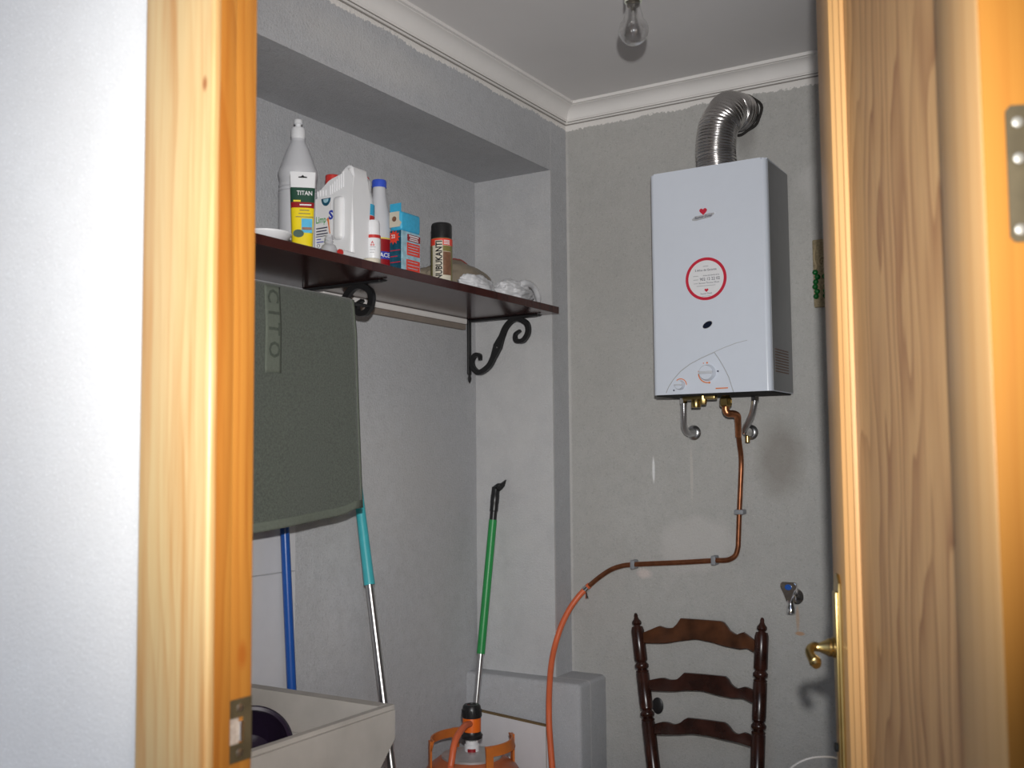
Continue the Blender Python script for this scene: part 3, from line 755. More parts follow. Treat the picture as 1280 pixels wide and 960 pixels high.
# small empty clear bottle
p = place(413, -1.450); t = thing('vial', (p.x-.004, p.y, SH), 'small cloudy clear bottle without cap near the jug', 'bottle')
emit(lathe(bmesh.new(), [(0, 0), (.0165, 0), (.0172, .003), (.0172, .012), (.014, .019), (.0085, .023), (.0085, .026), (.0095, .0265), (.0095, .028), (.0082, .029), (.0082, .032), (.0095, .0325), (.0095, .034), (.0082, .035), (.0082, .041), (.0065, .041), (.0065, .026), (.012, .019), (.015, .012), (.015, .003), (0, .002)], 28, cap=False), 'body', m_clear, t)
# red and white small tube end lying
p = place(429, -1.442); q2 = tag(emit(tube(bmesh.new(), [(0, -.008, .007), (0, .010, .007), (.0005, .032, .0072)], [.0068, .0072, .0066], 18), 'pill_tube', m_hdpe), 'little white tube with red end lying by the jug', 'tube')
q2.location = (p.x, p.y, SH)
emit(tube(bmesh.new(), [(0, -.012, .007), (0, -.007, .007)], .0072, 18), 'end_cap', m_cap_r, q2)
# shallow white dish at the left end
p = place(333, -1.475); t = tag(emit(lathe(bmesh.new(), [(0, .004), (.030, .004), (.036, .007), (.047, .019), (.0495, .0185), (.0495, .016), (.039, .003), (.030, 0), (0, 0)], 40), 'saucer', m_hdpe), 'shallow white dish lying on the shelf by the door frame', 'dish')
t.location = (p.x, p.y, SH)

# blue carton with an open flap
xf1 = -1.468; yq = on(502, 330, 'x', xf1).y; yq1 = on(525.5, 330, 'x', xf1).y; xq0 = on(487.5, 330, 'y', yq).x; print('box', yq, yq1, xq0)
BW, BD, BH = xf1-xq0, yq1-yq, .150
t = thing('carton', (xq0, yq, SH), 'blue and red printed carton with open top flap', 'box')
emit(B((0, 0, 0), (BW, BD, .104), .0012, 1), 'body', m_ltblue, t)
emit(B((-.0006, -.0006, .104), (BW+.0008, BD+.0006, .149), .006, 3), 'blue_top', m_skyb, t)
emit(B((.0006, -.0010, .001), (BW-.001, .004, .1035)), 'dark_side', m_dkteal, t)
emit(B((0, .0, .146), (BW*.95, .0012, .168), mtx=T((0, 0, 0))), 'open_flap', m_skyb, t)
emit(prism(bmesh.new(), [(.000, .112), (BW*.86, .112), (BW*.98, .122), (BW*.82, .128), (BW*.82, .148), (0, .148)], -.0022, .002), 'price_card', m_cream, t)
emit(disc(bmesh.new(), (BW*.42, .131), .0062, .0026, None, sz=1.0), 'picture', m_brownp, t)
star = [(BW*.36 + (.012 if k % 2 else .0185)*math.cos(2*math.pi*k/22), .088 + (.011 if k % 2 else .017)*math.sin(2*math.pi*k/22)) for k in range(22)]
emit(prism(bmesh.new(), [(max(.001, min(BW-.001, x)), z) for x, z in star], -.0014, .003), 'starburst', m_redl, t)
text('22', .008, T((BW*.32, -.0018, .090)), m_paper, t, bold=.03)
for q in range(3): emit(B((.002, -.0013, .056-q*.014), (BW*.9-(q % 2)*.008, .003, .058-q*.014)), 'red_line', m_redp, t)
m = frame((BW, 0, 0), (0, 1, 0), (-1, 0, 0), (0, 0, 1))
for (a0, a1, z0, z1, mt, nm) in ((.30, .97, .082, .098, m_dkred, 'title_block'), (.28, .95, .048, .078, m_redl, 'red_block'), (.25, .95, .003, .038, m_redl, 'red_block')):
    emit(B((BD*a0, -.0010, z0), (BD*a1, .002, z1), mtx=m), nm, mt, t)
bars(t, m @ T((BD*.63, -.0013, 0)), m_paper, [(0, .0945, BD*.5, .003), (0, .0895, BD*.4, .0024), (0, .0850, BD*.46, .0024)])
for q in range(4): emit(B((BD*.33, -.0014, .072-q*.0065), (BD*(.90-.06*(q % 2)), .001, .0735-q*.0065), mtx=m), 'print_line', m_ltblue, t)
for q in range(4): emit(B((BD*.30, -.0014, .032-q*.0075), (BD*(.90-.07*((q+1) % 2)), .001, .0335-q*.0075), mtx=m), 'print_line', m_ltblue, t)

# leather spray can
p = place(552, -1.485); t = thing('spray_can', (p.x, p.y, SH), 'spray can with black cap and vertical black lettering', 'spray can', rz=ang(p))
R = .0268
emit(lathe(bmesh.new(), [(0, 0), (R-.001, 0), (R, .002), (R, .113), (R-.001, .115), (0, .115)], 40), 'can', m_olive, t)
emit(lathe(bmesh.new(), [(0, .112), (R-.0008, .112), (R-.0008, .148), (R-.003, .153), (R-.006, .1545), (0, .1545)], 40), 'cap', m_blackpl, t)
emit(patch(R, -3.1, 3.1, .096, .113, 50), 'red_band', m_redl, t)
emit(patch(R, -.95, .95, .0, .096, 20), 'pale_panel', m_cream, t); emit(patch(R+.0004, -.62, .10, .001, .108, 10), 'pale_strip', m_cream, t)
emit(patch(R+.0003, .12, .98, .022, .080, 10), 'shoe_picture', m_brownp, t)
emit(patch(R+.0003, .05, 1.0, .081, .095, 10), 'ochre_corner', m_olive, t)
for z_ in (.1075, .1035, .0995): emit(patch(R+.0005, .2, .8, z_-.0011, z_+.0011, 6), 'print_line', m_paper, t)
bm = text_bm('NUBUKANTI', .0165, bold=.042, squeeze=.82)
bmesh.ops.triangulate(bm, faces=bm.faces); bmesh.ops.subdivide_edges(bm, edges=bm.edges, cuts=4, use_grid_fill=True)
for v in bm.verts:
    x, y = v.co.x, v.co.y; a = -.22 - y/(R+.0018); v.co = Vector(((R+.0018)*math.cos(a), (R+.0018)*math.sin(a), .050+x*1.0))
zlo = min(v.co.z for v in bm.verts); zhi = max(v.co.z for v in bm.verts)
for v in bm.verts: v.co.z = .010 + (v.co.z-zlo)/(zhi-zlo)*.096
emit(bm, 'lettering', m_blackpl, t)

# crumpled bags
def bag(name, c, size, mat, label, seed, sub=5, freq=9, amp=.35, rz=0):
    bm = bmesh.new(); bmesh.ops.create_icosphere(bm, subdivisions=sub, radius=1)
    for v in bm.verts:
        n = v.co.normalized()
        q = n*1.0 + Vector((seed, seed*.7, 0))
        r = 1 + amp*(mnoise.noise(q*1.7)) + amp*.5*abs(mnoise.noise(q*4.1)) - amp*.30*abs(mnoise.noise(q*freq))
        v.co = Vector((n.x*size[0]*r, n.y*size[1]*r, n.z*size[2]*r))
    for v in bm.verts:
        if v.co.z < -.55*size[2]: v.co.z = -.55*size[2] + (v.co.z+.55*size[2])*.08
    lo = min(v.co.z for v in bm.verts)
    for v in bm.verts: v.co.z -= lo
    o = emit(bm, name, mat, angle=70); o.location = c; o.rotation_euler = (0, 0, rz)
    return tag(o, label, 'bag')
b0 = bag('folded_bag', (-1.622, 2.345, SH), (.075, .150, .070), m_bagb, 'brown translucent plastic bag slumped behind the spray can', 3.1, amp=.18, rz=-.12)
b1 = bag('plastic_bag', (-1.486, 2.255, SH), (.034, .072, .030), m_bagw, 'crumpled white plastic bag bunched next to the spray can', 8.4, amp=.36, freq=3.2)
b2 = bag('plastic_bag', (-1.488, 2.446, SH), (.036, .080, .038), m_bagw, 'knotted white plastic bag at the free end of the shelf', 5.7, amp=.36, freq=3.2)
def skin(o, pts, lift=.0015):
    from mathutils.bvhtree import BVHTree
    bv = BVHTree.FromPolygons([v.co for v in o.data.vertices], [p.vertices[:] for p in o.data.polygons]); out = []
    for x, y in pts:
        h = bv.ray_cast(Vector((x, y, 1)), Vector((0, 0, -1)))
        if h[0] is not None: out.append(h[0]+Vector((0, 0, lift)))
    return out
for x_, y0_, y1_ in ((.020, -.02, .115), (.034, -.09, .02)):
    P_ = skin(b0, [(x_, y0_+(y1_-y0_)*k/14) for k in range(15)])
    if len(P_) > 3: emit(tube(bmesh.new(), P_, .0022, 8), 'red_print', plain('faded_red_print', (.30, .07, .06), .5), b0)
bpy.context.view_layer.update()
bm = bmesh.new(); tube(bm, [(-1.478, 2.43, SH+.030), (-1.462, 2.455, SH+.052), (-1.458, 2.50, SH+.050), (-1.463, 2.535, SH+.028), (-1.470, 2.55, SH+.010)], [.007, .010, .008, .009, .006], 12, 7)
bmesh.ops.translate(bm, verts=bm.verts, vec=-b2.location); emit(bm, 'handle_loop', m_bagw, b2)

# ------------------------------------------------------------------ water heater
yf = 2.4905; hx0, hx1, hz0, hz1 = -1.0965, -.7845, 1.457, 2.036; hyb = 2.668
t = thing('water_heater', ((hx0+hx1)/2, yf, hz0), 'white wall-mounted gas water heater with round red sticker', 'water heater')
off = -t.location
def wpart(bm, name, mat, parent=t, angle=35): bmesh.ops.translate(bm, verts=bm.verts, vec=off); return emit(bm, name, mat, parent, angle)
bm = bmesh.new()
cx = (hx0+hx1)/2; hw2 = (hx1-hx0)/2
pl = []
rr = .013
def corner(cx_, cy_, a0, a1, n=6): return [(cx_+rr*math.cos(a0+(a1-a0)*i/n), cy_+rr*math.sin(a0+(a1-a0)*i/n)) for i in range(n+1)]
bul = .004
front = [(hx0+rr + (hx1-hx0-2*rr)*i/10, yf - 0*bul) for i in range(11)]
pl = corner(hx0+rr, yf+rr, math.pi, 1.5*math.pi) + corner(hx1-rr, yf+rr, 1.5*math.pi, 2*math.pi) + [(hx1, hyb), (hx0, hyb)]
n = len(pl); z_b, z_t = hz0, hz1
A = [bm.verts.new((x, y, z_b)) for x, y in pl]; C = [bm.verts.new((x, y, z_t)) for x, y in pl]
for i in range(n): bm.faces.new((A[i], A[(i+1) % n], C[(i+1) % n], C[i]))
fa = bm.faces.new(A); fc = bm.faces.new(C[::-1])
bmesh.ops.bevel(bm, geom=[e for e in bm.edges if abs(e.verts[0].co.z-e.verts[1].co.z) < 1e-6 and e.verts[0].co.z > hz1-.01], offset=.004, segments=2, affect='EDGES')
body = wpart(bm, 'casing', m_white)
m_hside = plain('grey_side_steel', (.27, .275, .285), .38, .15, var=.04)
for xs_, dx_ in ((hx1, .0008), (hx0, -.0008)):
    wpart(B((min(xs_, xs_+dx_)-.0002, yf+rr+.002, hz0+.002), (max(xs_, xs_+dx_)+.0002, hyb-.001, hz1-.006)), 'side_panel', m_hside)
wpart(B((hx0+.012, hyb-.002, hz0+.01), (hx1-.012, YB-.0005, hz1-.01)), 'mounting_frame', m_greypl)
wpart(B((hx0+.006, yf+.010, hz0-.003), (hx1-.004, hyb-.004, hz0+.001)), 'base_plate', m_dark)
# side louvre
bm = bmesh.new(); sv = []
yv0, yv1 = on(968.5, 450, 'x', hx1).y, on(985, 450, 'x', hx1).y
for q in range(9):
    zq = on(976, 438+q*3.4, 'x', hx1).z
    sv.append(wpart(B((hx1-.001, yv0, zq-.0014), (hx1+.0018, yv1, zq+.0014)), 'vent_slot', plain('rusty_slot', (.20, .13, .10), .7)))
# badge
bp = on(879, 268, 'y', yf); m = T((bp.x, yf, bp.z))
bd = wpart(prism(bmesh.new(), [(-.029, -.013), (-.020, -.0145), (.020, -.0095), (.029, -.003), (.031, .001), (.014, .001), (.0, -.0015), (-.022, -.003), (-.030, -.0095)], -.0015, 0, m, .0005), 'badge', plain('silver_badge', (.62, .63, .66), .25, .3, var=.02))
def heart(bm, s, m_, th):
    pts = []
    for k in range(28):
        a = 2*math.pi*k/28
        pts.append((s*.062*16*math.sin(a)**3, s*.062*(13*math.cos(a)-5*math.cos(2*a)-2*math.cos(3*a)-math.cos(4*a))))
    prism(bm, pts, -th, 0, m_); return bm
bm = heart(bmesh.new(), .0100, m @ T((.001, -.0012, .0075)), .0022); bmesh.ops.translate(bm, verts=bm.verts, vec=off); emit(bm, 'badge_emblem', m_redp, bd)
def htext(s, h, px, py, mat, name='lettering', parent=t, d=.0012, **kw):
    q = on(px, py, 'y', yf); return text(s, h, T(Vector((q.x, yf-d, q.z))+off), mat, parent, name, **kw)
text('Saunier Duval', .0062, T(Vector((bp.x, yf-.0021, bp.z-.0062))+off) @ Matrix.Rotation(-.06, 4, 'Y'), m_darkp, bd, squeeze=.92, shear=.25, bold=.02)
# sticker
sp_ = on(882.5, 348.5, 'y', yf); m = T((sp_.x, yf-.0002, sp_.z)); SR = .0545
st = wpart(disc(bmesh.new(), (0, 0), SR-.004, .0006, m, 56), 'sticker', m_paper)
bm = xf(ringp(SR-.0075, SR, .0009, n=64), m); bmesh.ops.translate(bm, verts=bm.verts, vec=off); emit(bm, 'sticker_ring', m_redp, st)
for s_, h_, dz, bo, dx in (('2 Años de Garantía', .0054, .0225, .008, 0), ('www.saunierduval.es', .0038, .0085, .0, .014), ('902 12 22 02', .0074, -.001, .008, .0105), ('Servicio Técnico Oficial', .0042, -.0105, .0, .008), ('Saunier Duval', .0040, -.0375, .0, 0)):
    text(s_, h_, T(Vector((sp_.x+dx, yf-.0012, sp_.z+dz))+off), m_darkp, st, bold=bo, squeeze=.95)
bars(st, T(Vector((sp_.x, yf-.0010, sp_.z))+off), m_greypl, [(0, .032, .014, .0018), (-.027, .0085, .014, .0015), (-.027, -.001, .013, .0015), (-.027, -.0105, .011, .0015), (0, -.0175, .05, .0014), (0, -.0440, .022, .0012)])
bm = heart(bmesh.new(), .0052, T((sp_.x+.001, yf-.0008, sp_.z-.029)), .0006); bmesh.ops.translate(bm, verts=bm.verts, vec=off); emit(bm, 'sticker_emblem', m_redp, st)
# sight glass
g_ = on(884.5, 406, 'y', yf)
gm = T((g_.x, yf, g_.z)) @ Matrix.Rotation(math.radians(-28), 4, 'Y')
sg = wpart(disc(bmesh.new(), (0, 0), .0145, .0010, gm, 32, 1, .58), 'sight_glass_rim', m_greypl)
bm = disc(bmesh.new(), (0, 0), .0132, .0016, gm, 32, 1, .55); bmesh.ops.translate(bm, verts=bm.verts, vec=off); emit(bm, 'sight_glass', plain('dark_sight_glass', (.01, .014, .03), .06), sg)
# control fascia
def q2(px, py): v = on(px, py, 'y', yf); return (v.x, v.z)
arcL = [(833, 491), (836, 484), (842, 474.5), (851, 464), (863, 455), (877, 447.5), (893, 440.2)]
arcR = [(893, 440.2), (899, 449), (905, 459), (911, 471), (917, 489.8)]
fp = [q2(*a) for a in arcL + arcR[1:]]
fa_ = wpart(prism(bmesh.new(), fp, -.0016, .002, None, .0006), 'control_fascia', plain('fascia_enamel', (.69, .735, .82), .22, var=.01))
def line(bm, pts, w=.0012, th=.0022):
    P = [Vector((x, yf-th*.5, z)) for x, z in pts]; tube(bm, P, w, 6)
bm = bmesh.new(); line(bm, [q2(*a) for a in arcL]); line(bm, [q2(*a) for a in arcR]); bmesh.ops.translate(bm, verts=bm.verts, vec=off); emit(bm, 'fascia_edge', m_greypl, fa_)
bm = bmesh.new(); line(bm, [q2(*a) for a in ((893, 440), (905, 434.5), (920, 428.8), (934, 425.2))], .0007, .0004); wpart(bm, 'crease', m_greypl)
def knob(px, py, R, nm, seg=36):
    c = on(px, py, 'y', yf); m_ = frame((c.x, yf-.001, c.z), (1, 0, 0), (0, 0, 1), (0, -1, 0))
    b = lathe(bmesh.new(), [(R*1.06, 0), (R*1.04, .004), (R, .005), (R*.96, .013), (R*.88, .0155), (0, .0155)], seg, m_)
    o = wpart(b, nm, m_white)
    g = B((c.x-R*.92, yf-.0215, c.z-R*.17), (c.x+R*.92, yf-.015, c.z+R*.17), .0012, 2); bmesh.ops.translate(g, verts=g.verts, vec=off); emit(g, 'grip_bar', plain('knob_grip', (.60, .62, .66), .3), o)
    return c, o
c1, k1 = knob(885, 466, .0195, 'dial'); c2_, k2 = knob(851, 481.5, .0115, 'dial')
bm = xf(ringp(.0235, .0262, .0006, math.radians(185), math.radians(285), 20), T((c1.x, yf-.0016, c1.z))); wpart(bm, 'temperature_arc', m_orangep)
bm = xf(ringp(.0150, .0172, .0006, math.radians(0), math.radians(130), 20), T((c2_.x, yf-.0016, c2_.z))); wpart(bm, 'flame_arc', m_orangep)
for px, py, r, mt in ((884, 453.5, .0022, m_orangep), (879.5, 454, .0012, m_orangep), (897.5, 464, .0022, m_darkp), (873.5, 464.5, .0016, m_orangep), (887, 478.3, .0024, m_orangep), (842.5, 488, .002, m_darkp)):
    c = on(px, py, 'y', yf); wpart(disc(bmesh.new(), (c.x, c.z), r, .0022, T((0, yf, 0)), 10), 'dial_mark', mt)
q_ = on(902.5, 485.2, 'y', yf); wpart(B((q_.x-.016, yf-.0021, q_.z-.0014), (q_.x+.016, yf-.0010, q_.z+.0014)), 'print_line', m_orangep)
# brass connections underneath
def under(px, py, y): return on(px, py, 'y', y)
bm = bmesh.new(); c = under(870, 497, 2.56); lathe(bm, [(0, -.030), (.0115, -.030), (.0125, -.026), (.0125, -.010), (.010, -.006), (.010, .02), (0, .02)], 20, T((c.x, c.y, hz0-.002))); wpart(bm, 'drain_plug', m_brass)
bm = bmesh.new(); box(bm, (c.x-.034, c.y-.012, hz0-.012), (c.x+.055, c.y+.012, hz0-.001), .003, 2); wpart(bm, 'water_valve', m_brass)
bm = bmesh.new(); lathe(bm, [(.0, -.022), (.007, -.022), (.009, -.018), (.009, 0), (0, 0)], 8, T((c.x+.022, c.y-.004, hz0-.003))); wpart(bm, 'valve_nut', m_brass)

# ------------------------------------------------------------------ flue duct
c0 = on(895.5, 200, 'y', 2.575); fx, fy_, FR = c0.x, 2.575, .0515
c1 = on(926, 141, 'y', YB)
t = thing('flue_duct', (fx, fy_, hz1), 'ribbed aluminium flue duct bending from heater into wall', 'duct')
zt = 2.165
ex = c1.x - .004; ez = c1.z-.006
ctr = [(fx, fy_, hz1+.0005), (fx, fy_, hz1+.03), (fx-.001, fy_-.001, zt-.075), (fx+.001, fy_, zt-.040), (fx+.006, fy_+.008, zt+.000), (fx+.016, fy_+.030, zt+.030), (ex-.012, fy_+.066, ez), (ex, YB-.012, ez+.004), (ex+.004, YB+.02, ez+.004)]
P = catmull(ctr, 26)
# resample evenly then rib
Ls = [0]
for a, b in zip(P, P[1:]): Ls.append(Ls[-1]+(b-a).length)
nR = 300; S = np.linspace(0, Ls[-1], nR); PX = [Vector([np.interp(s, Ls, [p[i] for p in P]) for i in range(3)]) for s in S]
rad = [FR + .0014*math.sin(2*math.pi*s/.0072) for s in S]
bm = tube(bmesh.new(), PX, rad, 40, cap=False)
bmesh.ops.translate(bm, verts=bm.verts, vec=-t.location); emit(bm, 'ribbed_duct', m_alu, t, angle=70)
bm = lathe(bmesh.new(), [(.050, 0), (.057, 0), (.057, .004), (.050, .004)], 40, frame((ex+.006, YB-.0005, ez+.0), (1, 0, 0), (0, 0, 1), (0, -1, 0)), cap=False)
for v in bm.verts:
    a = math.atan2(v.co.z-ez, v.co.x-ex); k = 1+.05*math.sin(3*a+1)+.035*math.sin(7*a)
    v.co.x = ex+.006+(v.co.x-ex-.006)*k; v.co.z = ez+(v.co.z-ez)*k
bmesh.ops.translate(bm, verts=bm.verts, vec=-t.location); emit(bm, 'sooty_rim', plain('soot', (.025, .022, .02), .95, var=.4), t)

# ------------------------------------------------------------------ braided water hoses
def braid(name, pts, px_end, label, valve):
    t = thing(name, tuple(pts[0]), label, 'hose', group=None)
    P = catmull(pts, 10); S = [0]
    for a, b in zip(P, P[1:]): S.append(S[-1]+(b-a).length)
    n = 140; PX = [Vector([np.interp(s, S, [p[i] for p in P]) for i in range(3)]) for s in np.linspace(0, S[-1], n)]
    rad = [.0082+.0004*math.sin(2*math.pi*i/4) for i in range(n)]
    bm = tube(bmesh.new(), PX, rad, 16); bmesh.ops.translate(bm, verts=bm.verts, vec=-t.location); emit(bm, 'braided_sleeve', m_steel, t, angle=60)
    e = on(px_end[0], px_end[1], 'y', YB)
    bm = lathe(bmesh.new(), [(0, .002), (.020, .002), (.0205, .004), (.017, .008), (.012, .010), (.011, .024), (0, .024)], 28, frame((e.x, YB-.001, e.z), (1, 0, 0), (0, 0, 1), (0, -1, 0)))
    bmesh.ops.translate(bm, verts=bm.verts, vec=-t.location); emit(bm, 'wall_rose', m_steel, t)
    bm = lathe(bmesh.new(), [(0, 0), (.0105, 0), (.0105, .016), (.0088, .018), (0, .018)], 6, along(pts[0]-Vector((0, 0, .018)), pts[0])); bmesh.ops.translate(bm, verts=bm.verts, vec=-t.location); emit(bm, 'union_nut', m_chrome, t)
    if valve:
        bm = lathe(bmesh.new(), [(0, 0), (.012, 0), (.013, .010), (.010, .022), (.006, .03), (0, .03)], 20, frame((e.x, YB-.022, e.z), (1, 0, 0), (0, 0, 1), (0, -1, 0)))
        bmesh.ops.translate(bm, verts=bm.verts, vec=-t.location); emit(bm, 'valve_body', m_chrome, t)
        bm = lathe(bmesh.new(), [(0, 0), (.0065, 0), (.0065, .022), (.005, .024), (0, .024)], 14, frame((e.x+.001, YB-.034, e.z-.004), (1, 0, 0), (0, 1, 0), (0, 0, -1)))
        bmesh.ops.translate(bm, verts=bm.verts, vec=-t.location); emit(bm, 'nipple', m_brass, t)
    return t
h1 = [Vector((on(854.5, 497, 'y', 2.585).x, 2.585, hz0-.001)), on(854.8, 510, 'y', 2.588), on(855, 524, 'y', 2.60), on(855.5, 534, 'y', 2.615), on(860, 541.5, 'y', 2.64), on(868, 541.5, 'y', YB-.020)]
braid('water_hose', h1, (868, 541), 'braided steel hose ending in a plain wall rose', False)
h2_ = [Vector((on(944, 494, 'y', 2.585).x, 2.585, hz0-.001)), on(943, 505, 'y', 2.59), on(940, 518, 'y', 2.605), on(935, 529, 'y', 2.625), on(931, 537, 'y', 2.64), on(934, 541, 'y', 2.652), on(938, 541, 'y', 2.664)]
braid('water_hose', h2_, (939, 540.5), 'braided steel hose joined to a valve with brass nipple', True)

# ------------------------------------------------------------------ copper gas pipe and orange hose
yw = YB-.0225
top = Vector((on(907, 497, 'y', 2.57).x, 2.57, hz0-.002))
t = thing('gas_pipe', tuple(top), 'brown copper gas pipe clipped along the wall below heater', 'pipe')
o_ = -t.location
g0 = [top, Vector((top.x, 2.57, on(907, 507, 'y', 2.57).z)), on(907.5, 513, 'y', 2.57), on(910.5, 516.8, 'y', 2.573), on(917.5, 517.5, 'y', 2.590), on(921.5, 520, 'y', 2.60), on(922.5, 527, 'y', 2.607), on(923, 545, 'y', 2.632)]
bm = tube(bmesh.new(), g0, [.0095, .0095, .0095, .0095, .0095, .0095, .0085, .008], 16, 6); emit(xf(bm, T(o_)), 'elbow_pipe', m_copper2, t)
g1 = [on(923, 540, 'y', 2.625), on(924, 552, 'y', 2.645), on(926.5, 575, 'y', yw), on(925.5, 610, 'y', yw), on(924.2, 640, 'y', yw), on(923, 675, 'y', yw), on(922.3, 685, 'y', yw), on(919, 694.5, 'y', yw), on(911, 699.5, 'y', yw), on(902, 700.5, 'y', yw), on(893, 700.6, 'y', yw), on(850, 703, 'y', yw), on(792, 705.6, 'y', yw), on(775, 708, 'y', yw), on(762, 713, 'y', yw), on(748, 722.5, 'y', yw), on(735, 733.5, 'y', yw)]
bm = tube(bmesh.new(), g1, .0068, 16, 8); emit(xf(bm, T(o_)), 'pipe_run', m_copper, t)
bm = lathe(bmesh.new(), [(0, -.030), (.0125, -.030), (.0165, -.026), (.0165, -.010), (.013, -.006), (.010, .0), (0, .0)], 6, T(top)); emit(xf(bm, T(o_)), 'union_nut', m_brass, t)
def clip(px, py, vert):
    c = on(px, py, 'y', yw); ax = (0, 0, 1) if vert else (1, 0, 0)
    bm = bmesh.new()
    d = (.0125, .0125, .0065) if vert else (.0065, .0125, .0125)
    box(bm, (c.x-d[0], yw-.0088, c.z-d[2]), (c.x+d[0], YB-.0005, c.z+d[2]), .003, 2)
    emit(xf(bm, T(o_)), 'pipe_clip', m_clip, t)
clip(924.2, 640, True); clip(892.5, 700.5, False); clip(791.5, 705.6, False)

pe = on(737, 731.5, 'y', yw)
t = thing('gas_hose', tuple(pe), 'orange rubber gas hose looping down from the copper pipe', 'hose')
o_ = -t.location
GX, GY = -1.505, 2.25
hp = [pe, on(733, 735, 'y', yw), on(722, 747, 'y', 2.655), on(711, 763, 'y', 2.635), on(701, 784, 'y', 2.61), on(693.5, 808, 'y', 2.585), on(689, 832, 'y', 2.545), on(686.8, 860, 'y', 2.500), on(686.2, 885, 'y', 2.465), on(686.8, 912, 'y', 2.444), on(690.2, 958, 'y', 2.410), on(690.2, 958, 'y', 2.410)*1.85-on(686.8, 912, 'y', 2.444)*.85, Vector((-1.365, 2.345, .27)), Vector((-1.33, 2.30, .10)), Vector((-1.32, 2.18, .012)), Vector((-1.37, 2.03, .010)), Vector((-1.50, 1.99, .04)), Vector((-1.575, 2.035, .20)), on(556, 985, 'y', 2.075), on(563.5, 957, 'y', 2.09), on(567.5, 932, 'y', 2.11), on(573, 918, 'y', 2.14), on(581, 907.5, 'y', 2.185), on(587, 905, 'y', 2.226)]
bm = tube(bmesh.new(), hp, .0082, 16, 8); emit(xf(bm, T(o_)), 'rubber_hose', m_hose, t)
c = on(732.5, 735.8, 'y', yw-.002); d = (on(722, 747, 'y', 2.655)-pe).normalized()
bm = bmesh.new(); tube(bm, [c-d*.006, c+d*.006], .0098, 20); emit(xf(bm, T(o_)), 'hose_clamp', m_chrome, t)
bm = bmesh.new(); s0 = c+Vector((.004, -.006, -.010)); tube(bm, [s0, s0+Vector((.003, -.002, -.012))], .0032, 10); tube(bm, [s0+Vector((.003, -.002, -.010)), s0+Vector((.004, -.003, -.016))], .0050, 10); emit(xf(bm, T(o_)), 'clamp_screw', m_chrome, t)

# ------------------------------------------------------------------ gas bottle and regulator
t = thing('gas_bottle', (GX, GY, 0), 'orange butane gas bottle with two strap handles', 'gas bottle')
prof = [(0, .012), (.125, .012), (.128, 0), (.134, 0), (.136, .03), (.148, .06), (.150, .09), (.150, .40), (.147, .445), (.136, .488), (.114, .522), (.086, .543), (.07, .550), (0, .552)]
emit(lathe(bmesh.new(), prof, 56), 'body', m_gasor, t)
emit(lathe(bmesh.new(), [(.07, .548), (.077, .547), (.077, .552), (.040, .559), (.022, .561), (0, .561)], 48), 'silver_collar', plain('grey_zinc', (.50, .49, .49), .4, .35, var=.12), t)
emit(lathe(bmesh.new(), [(0, .558), (.018, .558), (.019, .562), (.019, .576), (.016, .579), (.016, .588), (0, .588)], 28), 'valve', m_paper, t)
va = math.atan2(-GY, -GX)
emit(patch(.0192, va-.6, va+.5, .560, .569, 8), 'valve_seal', m_dkred, t)
def handle(a_mid, span):
    bm = bmesh.new(); n = 14; rows = []
    a0, a1 = a_mid-span/2, a_mid+span/2
    R0, zt = .108, .583
    def band(pts):   # pts: list of (angle, z, tilt), a band 24 mm broad
        rows = []
        for a, z, br in pts:
            c, s = math.cos(a), math.sin(a)
            rows.append([bm.verts.new((c*(R0+dr), s*(R0+dr), z+dz)) for dr, dz in ((-.002, -br/2), (.0025, -br/2), (.0025-.006, br/2), (-.002-.006, br/2))])
        for p, q in zip(rows, rows[1:]):
            for k in range(4): bm.faces.new((p[k], p[(k+1) % 4], q[(k+1) % 4], q[k]))
        bm.faces.new(rows[0]); bm.faces.new(rows[-1][::-1])
    band([(a0+(a1-a0)*i/n, zt, .024) for i in range(n+1)])
    for a in (a0, a1):
        d = .11*(1 if a == a0 else -1)
        bm2 = [(a, .598-.004, .0), ]
        rows = []
        for z in (.594, .565, .54, .515):
            rows.append([bm.verts.new((math.cos(aa)*(R0+dr), math.sin(aa)*(R0+dr), z)) for aa, dr in ((a, -.002), (a, .003), (a+d*1.6, .003), (a+d*1.6, -.002))])
        for p, q in zip(rows, rows[1:]):
            for k in range(4): bm.faces.new((p[k], p[(k+1) % 4], q[(k+1) % 4], q[k]))
        bm.faces.new(rows[0]); bm.faces.new(rows[-1][::-1])
    emit(bm, 'strap_handle', plain('orange_handle_paint', (.62, .17, .03), .42, var=.1), t)
handle(math.radians(8), math.radians(92)); handle(math.radians(188), math.radians(92))
t = thing('gas_regulator', (GX, GY, .586), 'orange and black regulator screwed on the gas bottle', 'regulator')
emit(lathe(bmesh.new(), [(0, 0), (.016, 0), (.016, .007), (.0, .007)], 20), 'threaded_ring', m_oldbrass, t)
emit(lathe(bmesh.new(), [(0, .004), (.022, .004), (.027, .007), (.028, .014), (.024, .018), (.0225, .026), (0, .026)], 32), 'base_flange', m_blackpl, t)
emit(lathe(bmesh.new(), [(0, .024), (.0235, .024), (.0235, .058), (.023, .060), (0, .060)], 32), 'body', m_regor, t)
bm = lathe(bmesh.new(), [(0, .058), (.0245, .058), (.0250, .060), (.0245, .074), (.0225, .086), (.019, .090), (.012, .0905), (.011, .088), (0, .088)], 32)
for q in range(12):
    a = q*math.pi/6; box(bm, (-.002, .0225, .060), (.002, .0258, .078), .0006, 1, RZ(a))
cp = emit(bm, 'cap', m_blackpl, t)
emit(lathe(bmesh.new(), [(.006, .0885), (.006, .0915), (0, .092)], 14, T((-.005, -.012, -.002))), 'red_dot', m_redl, cp)
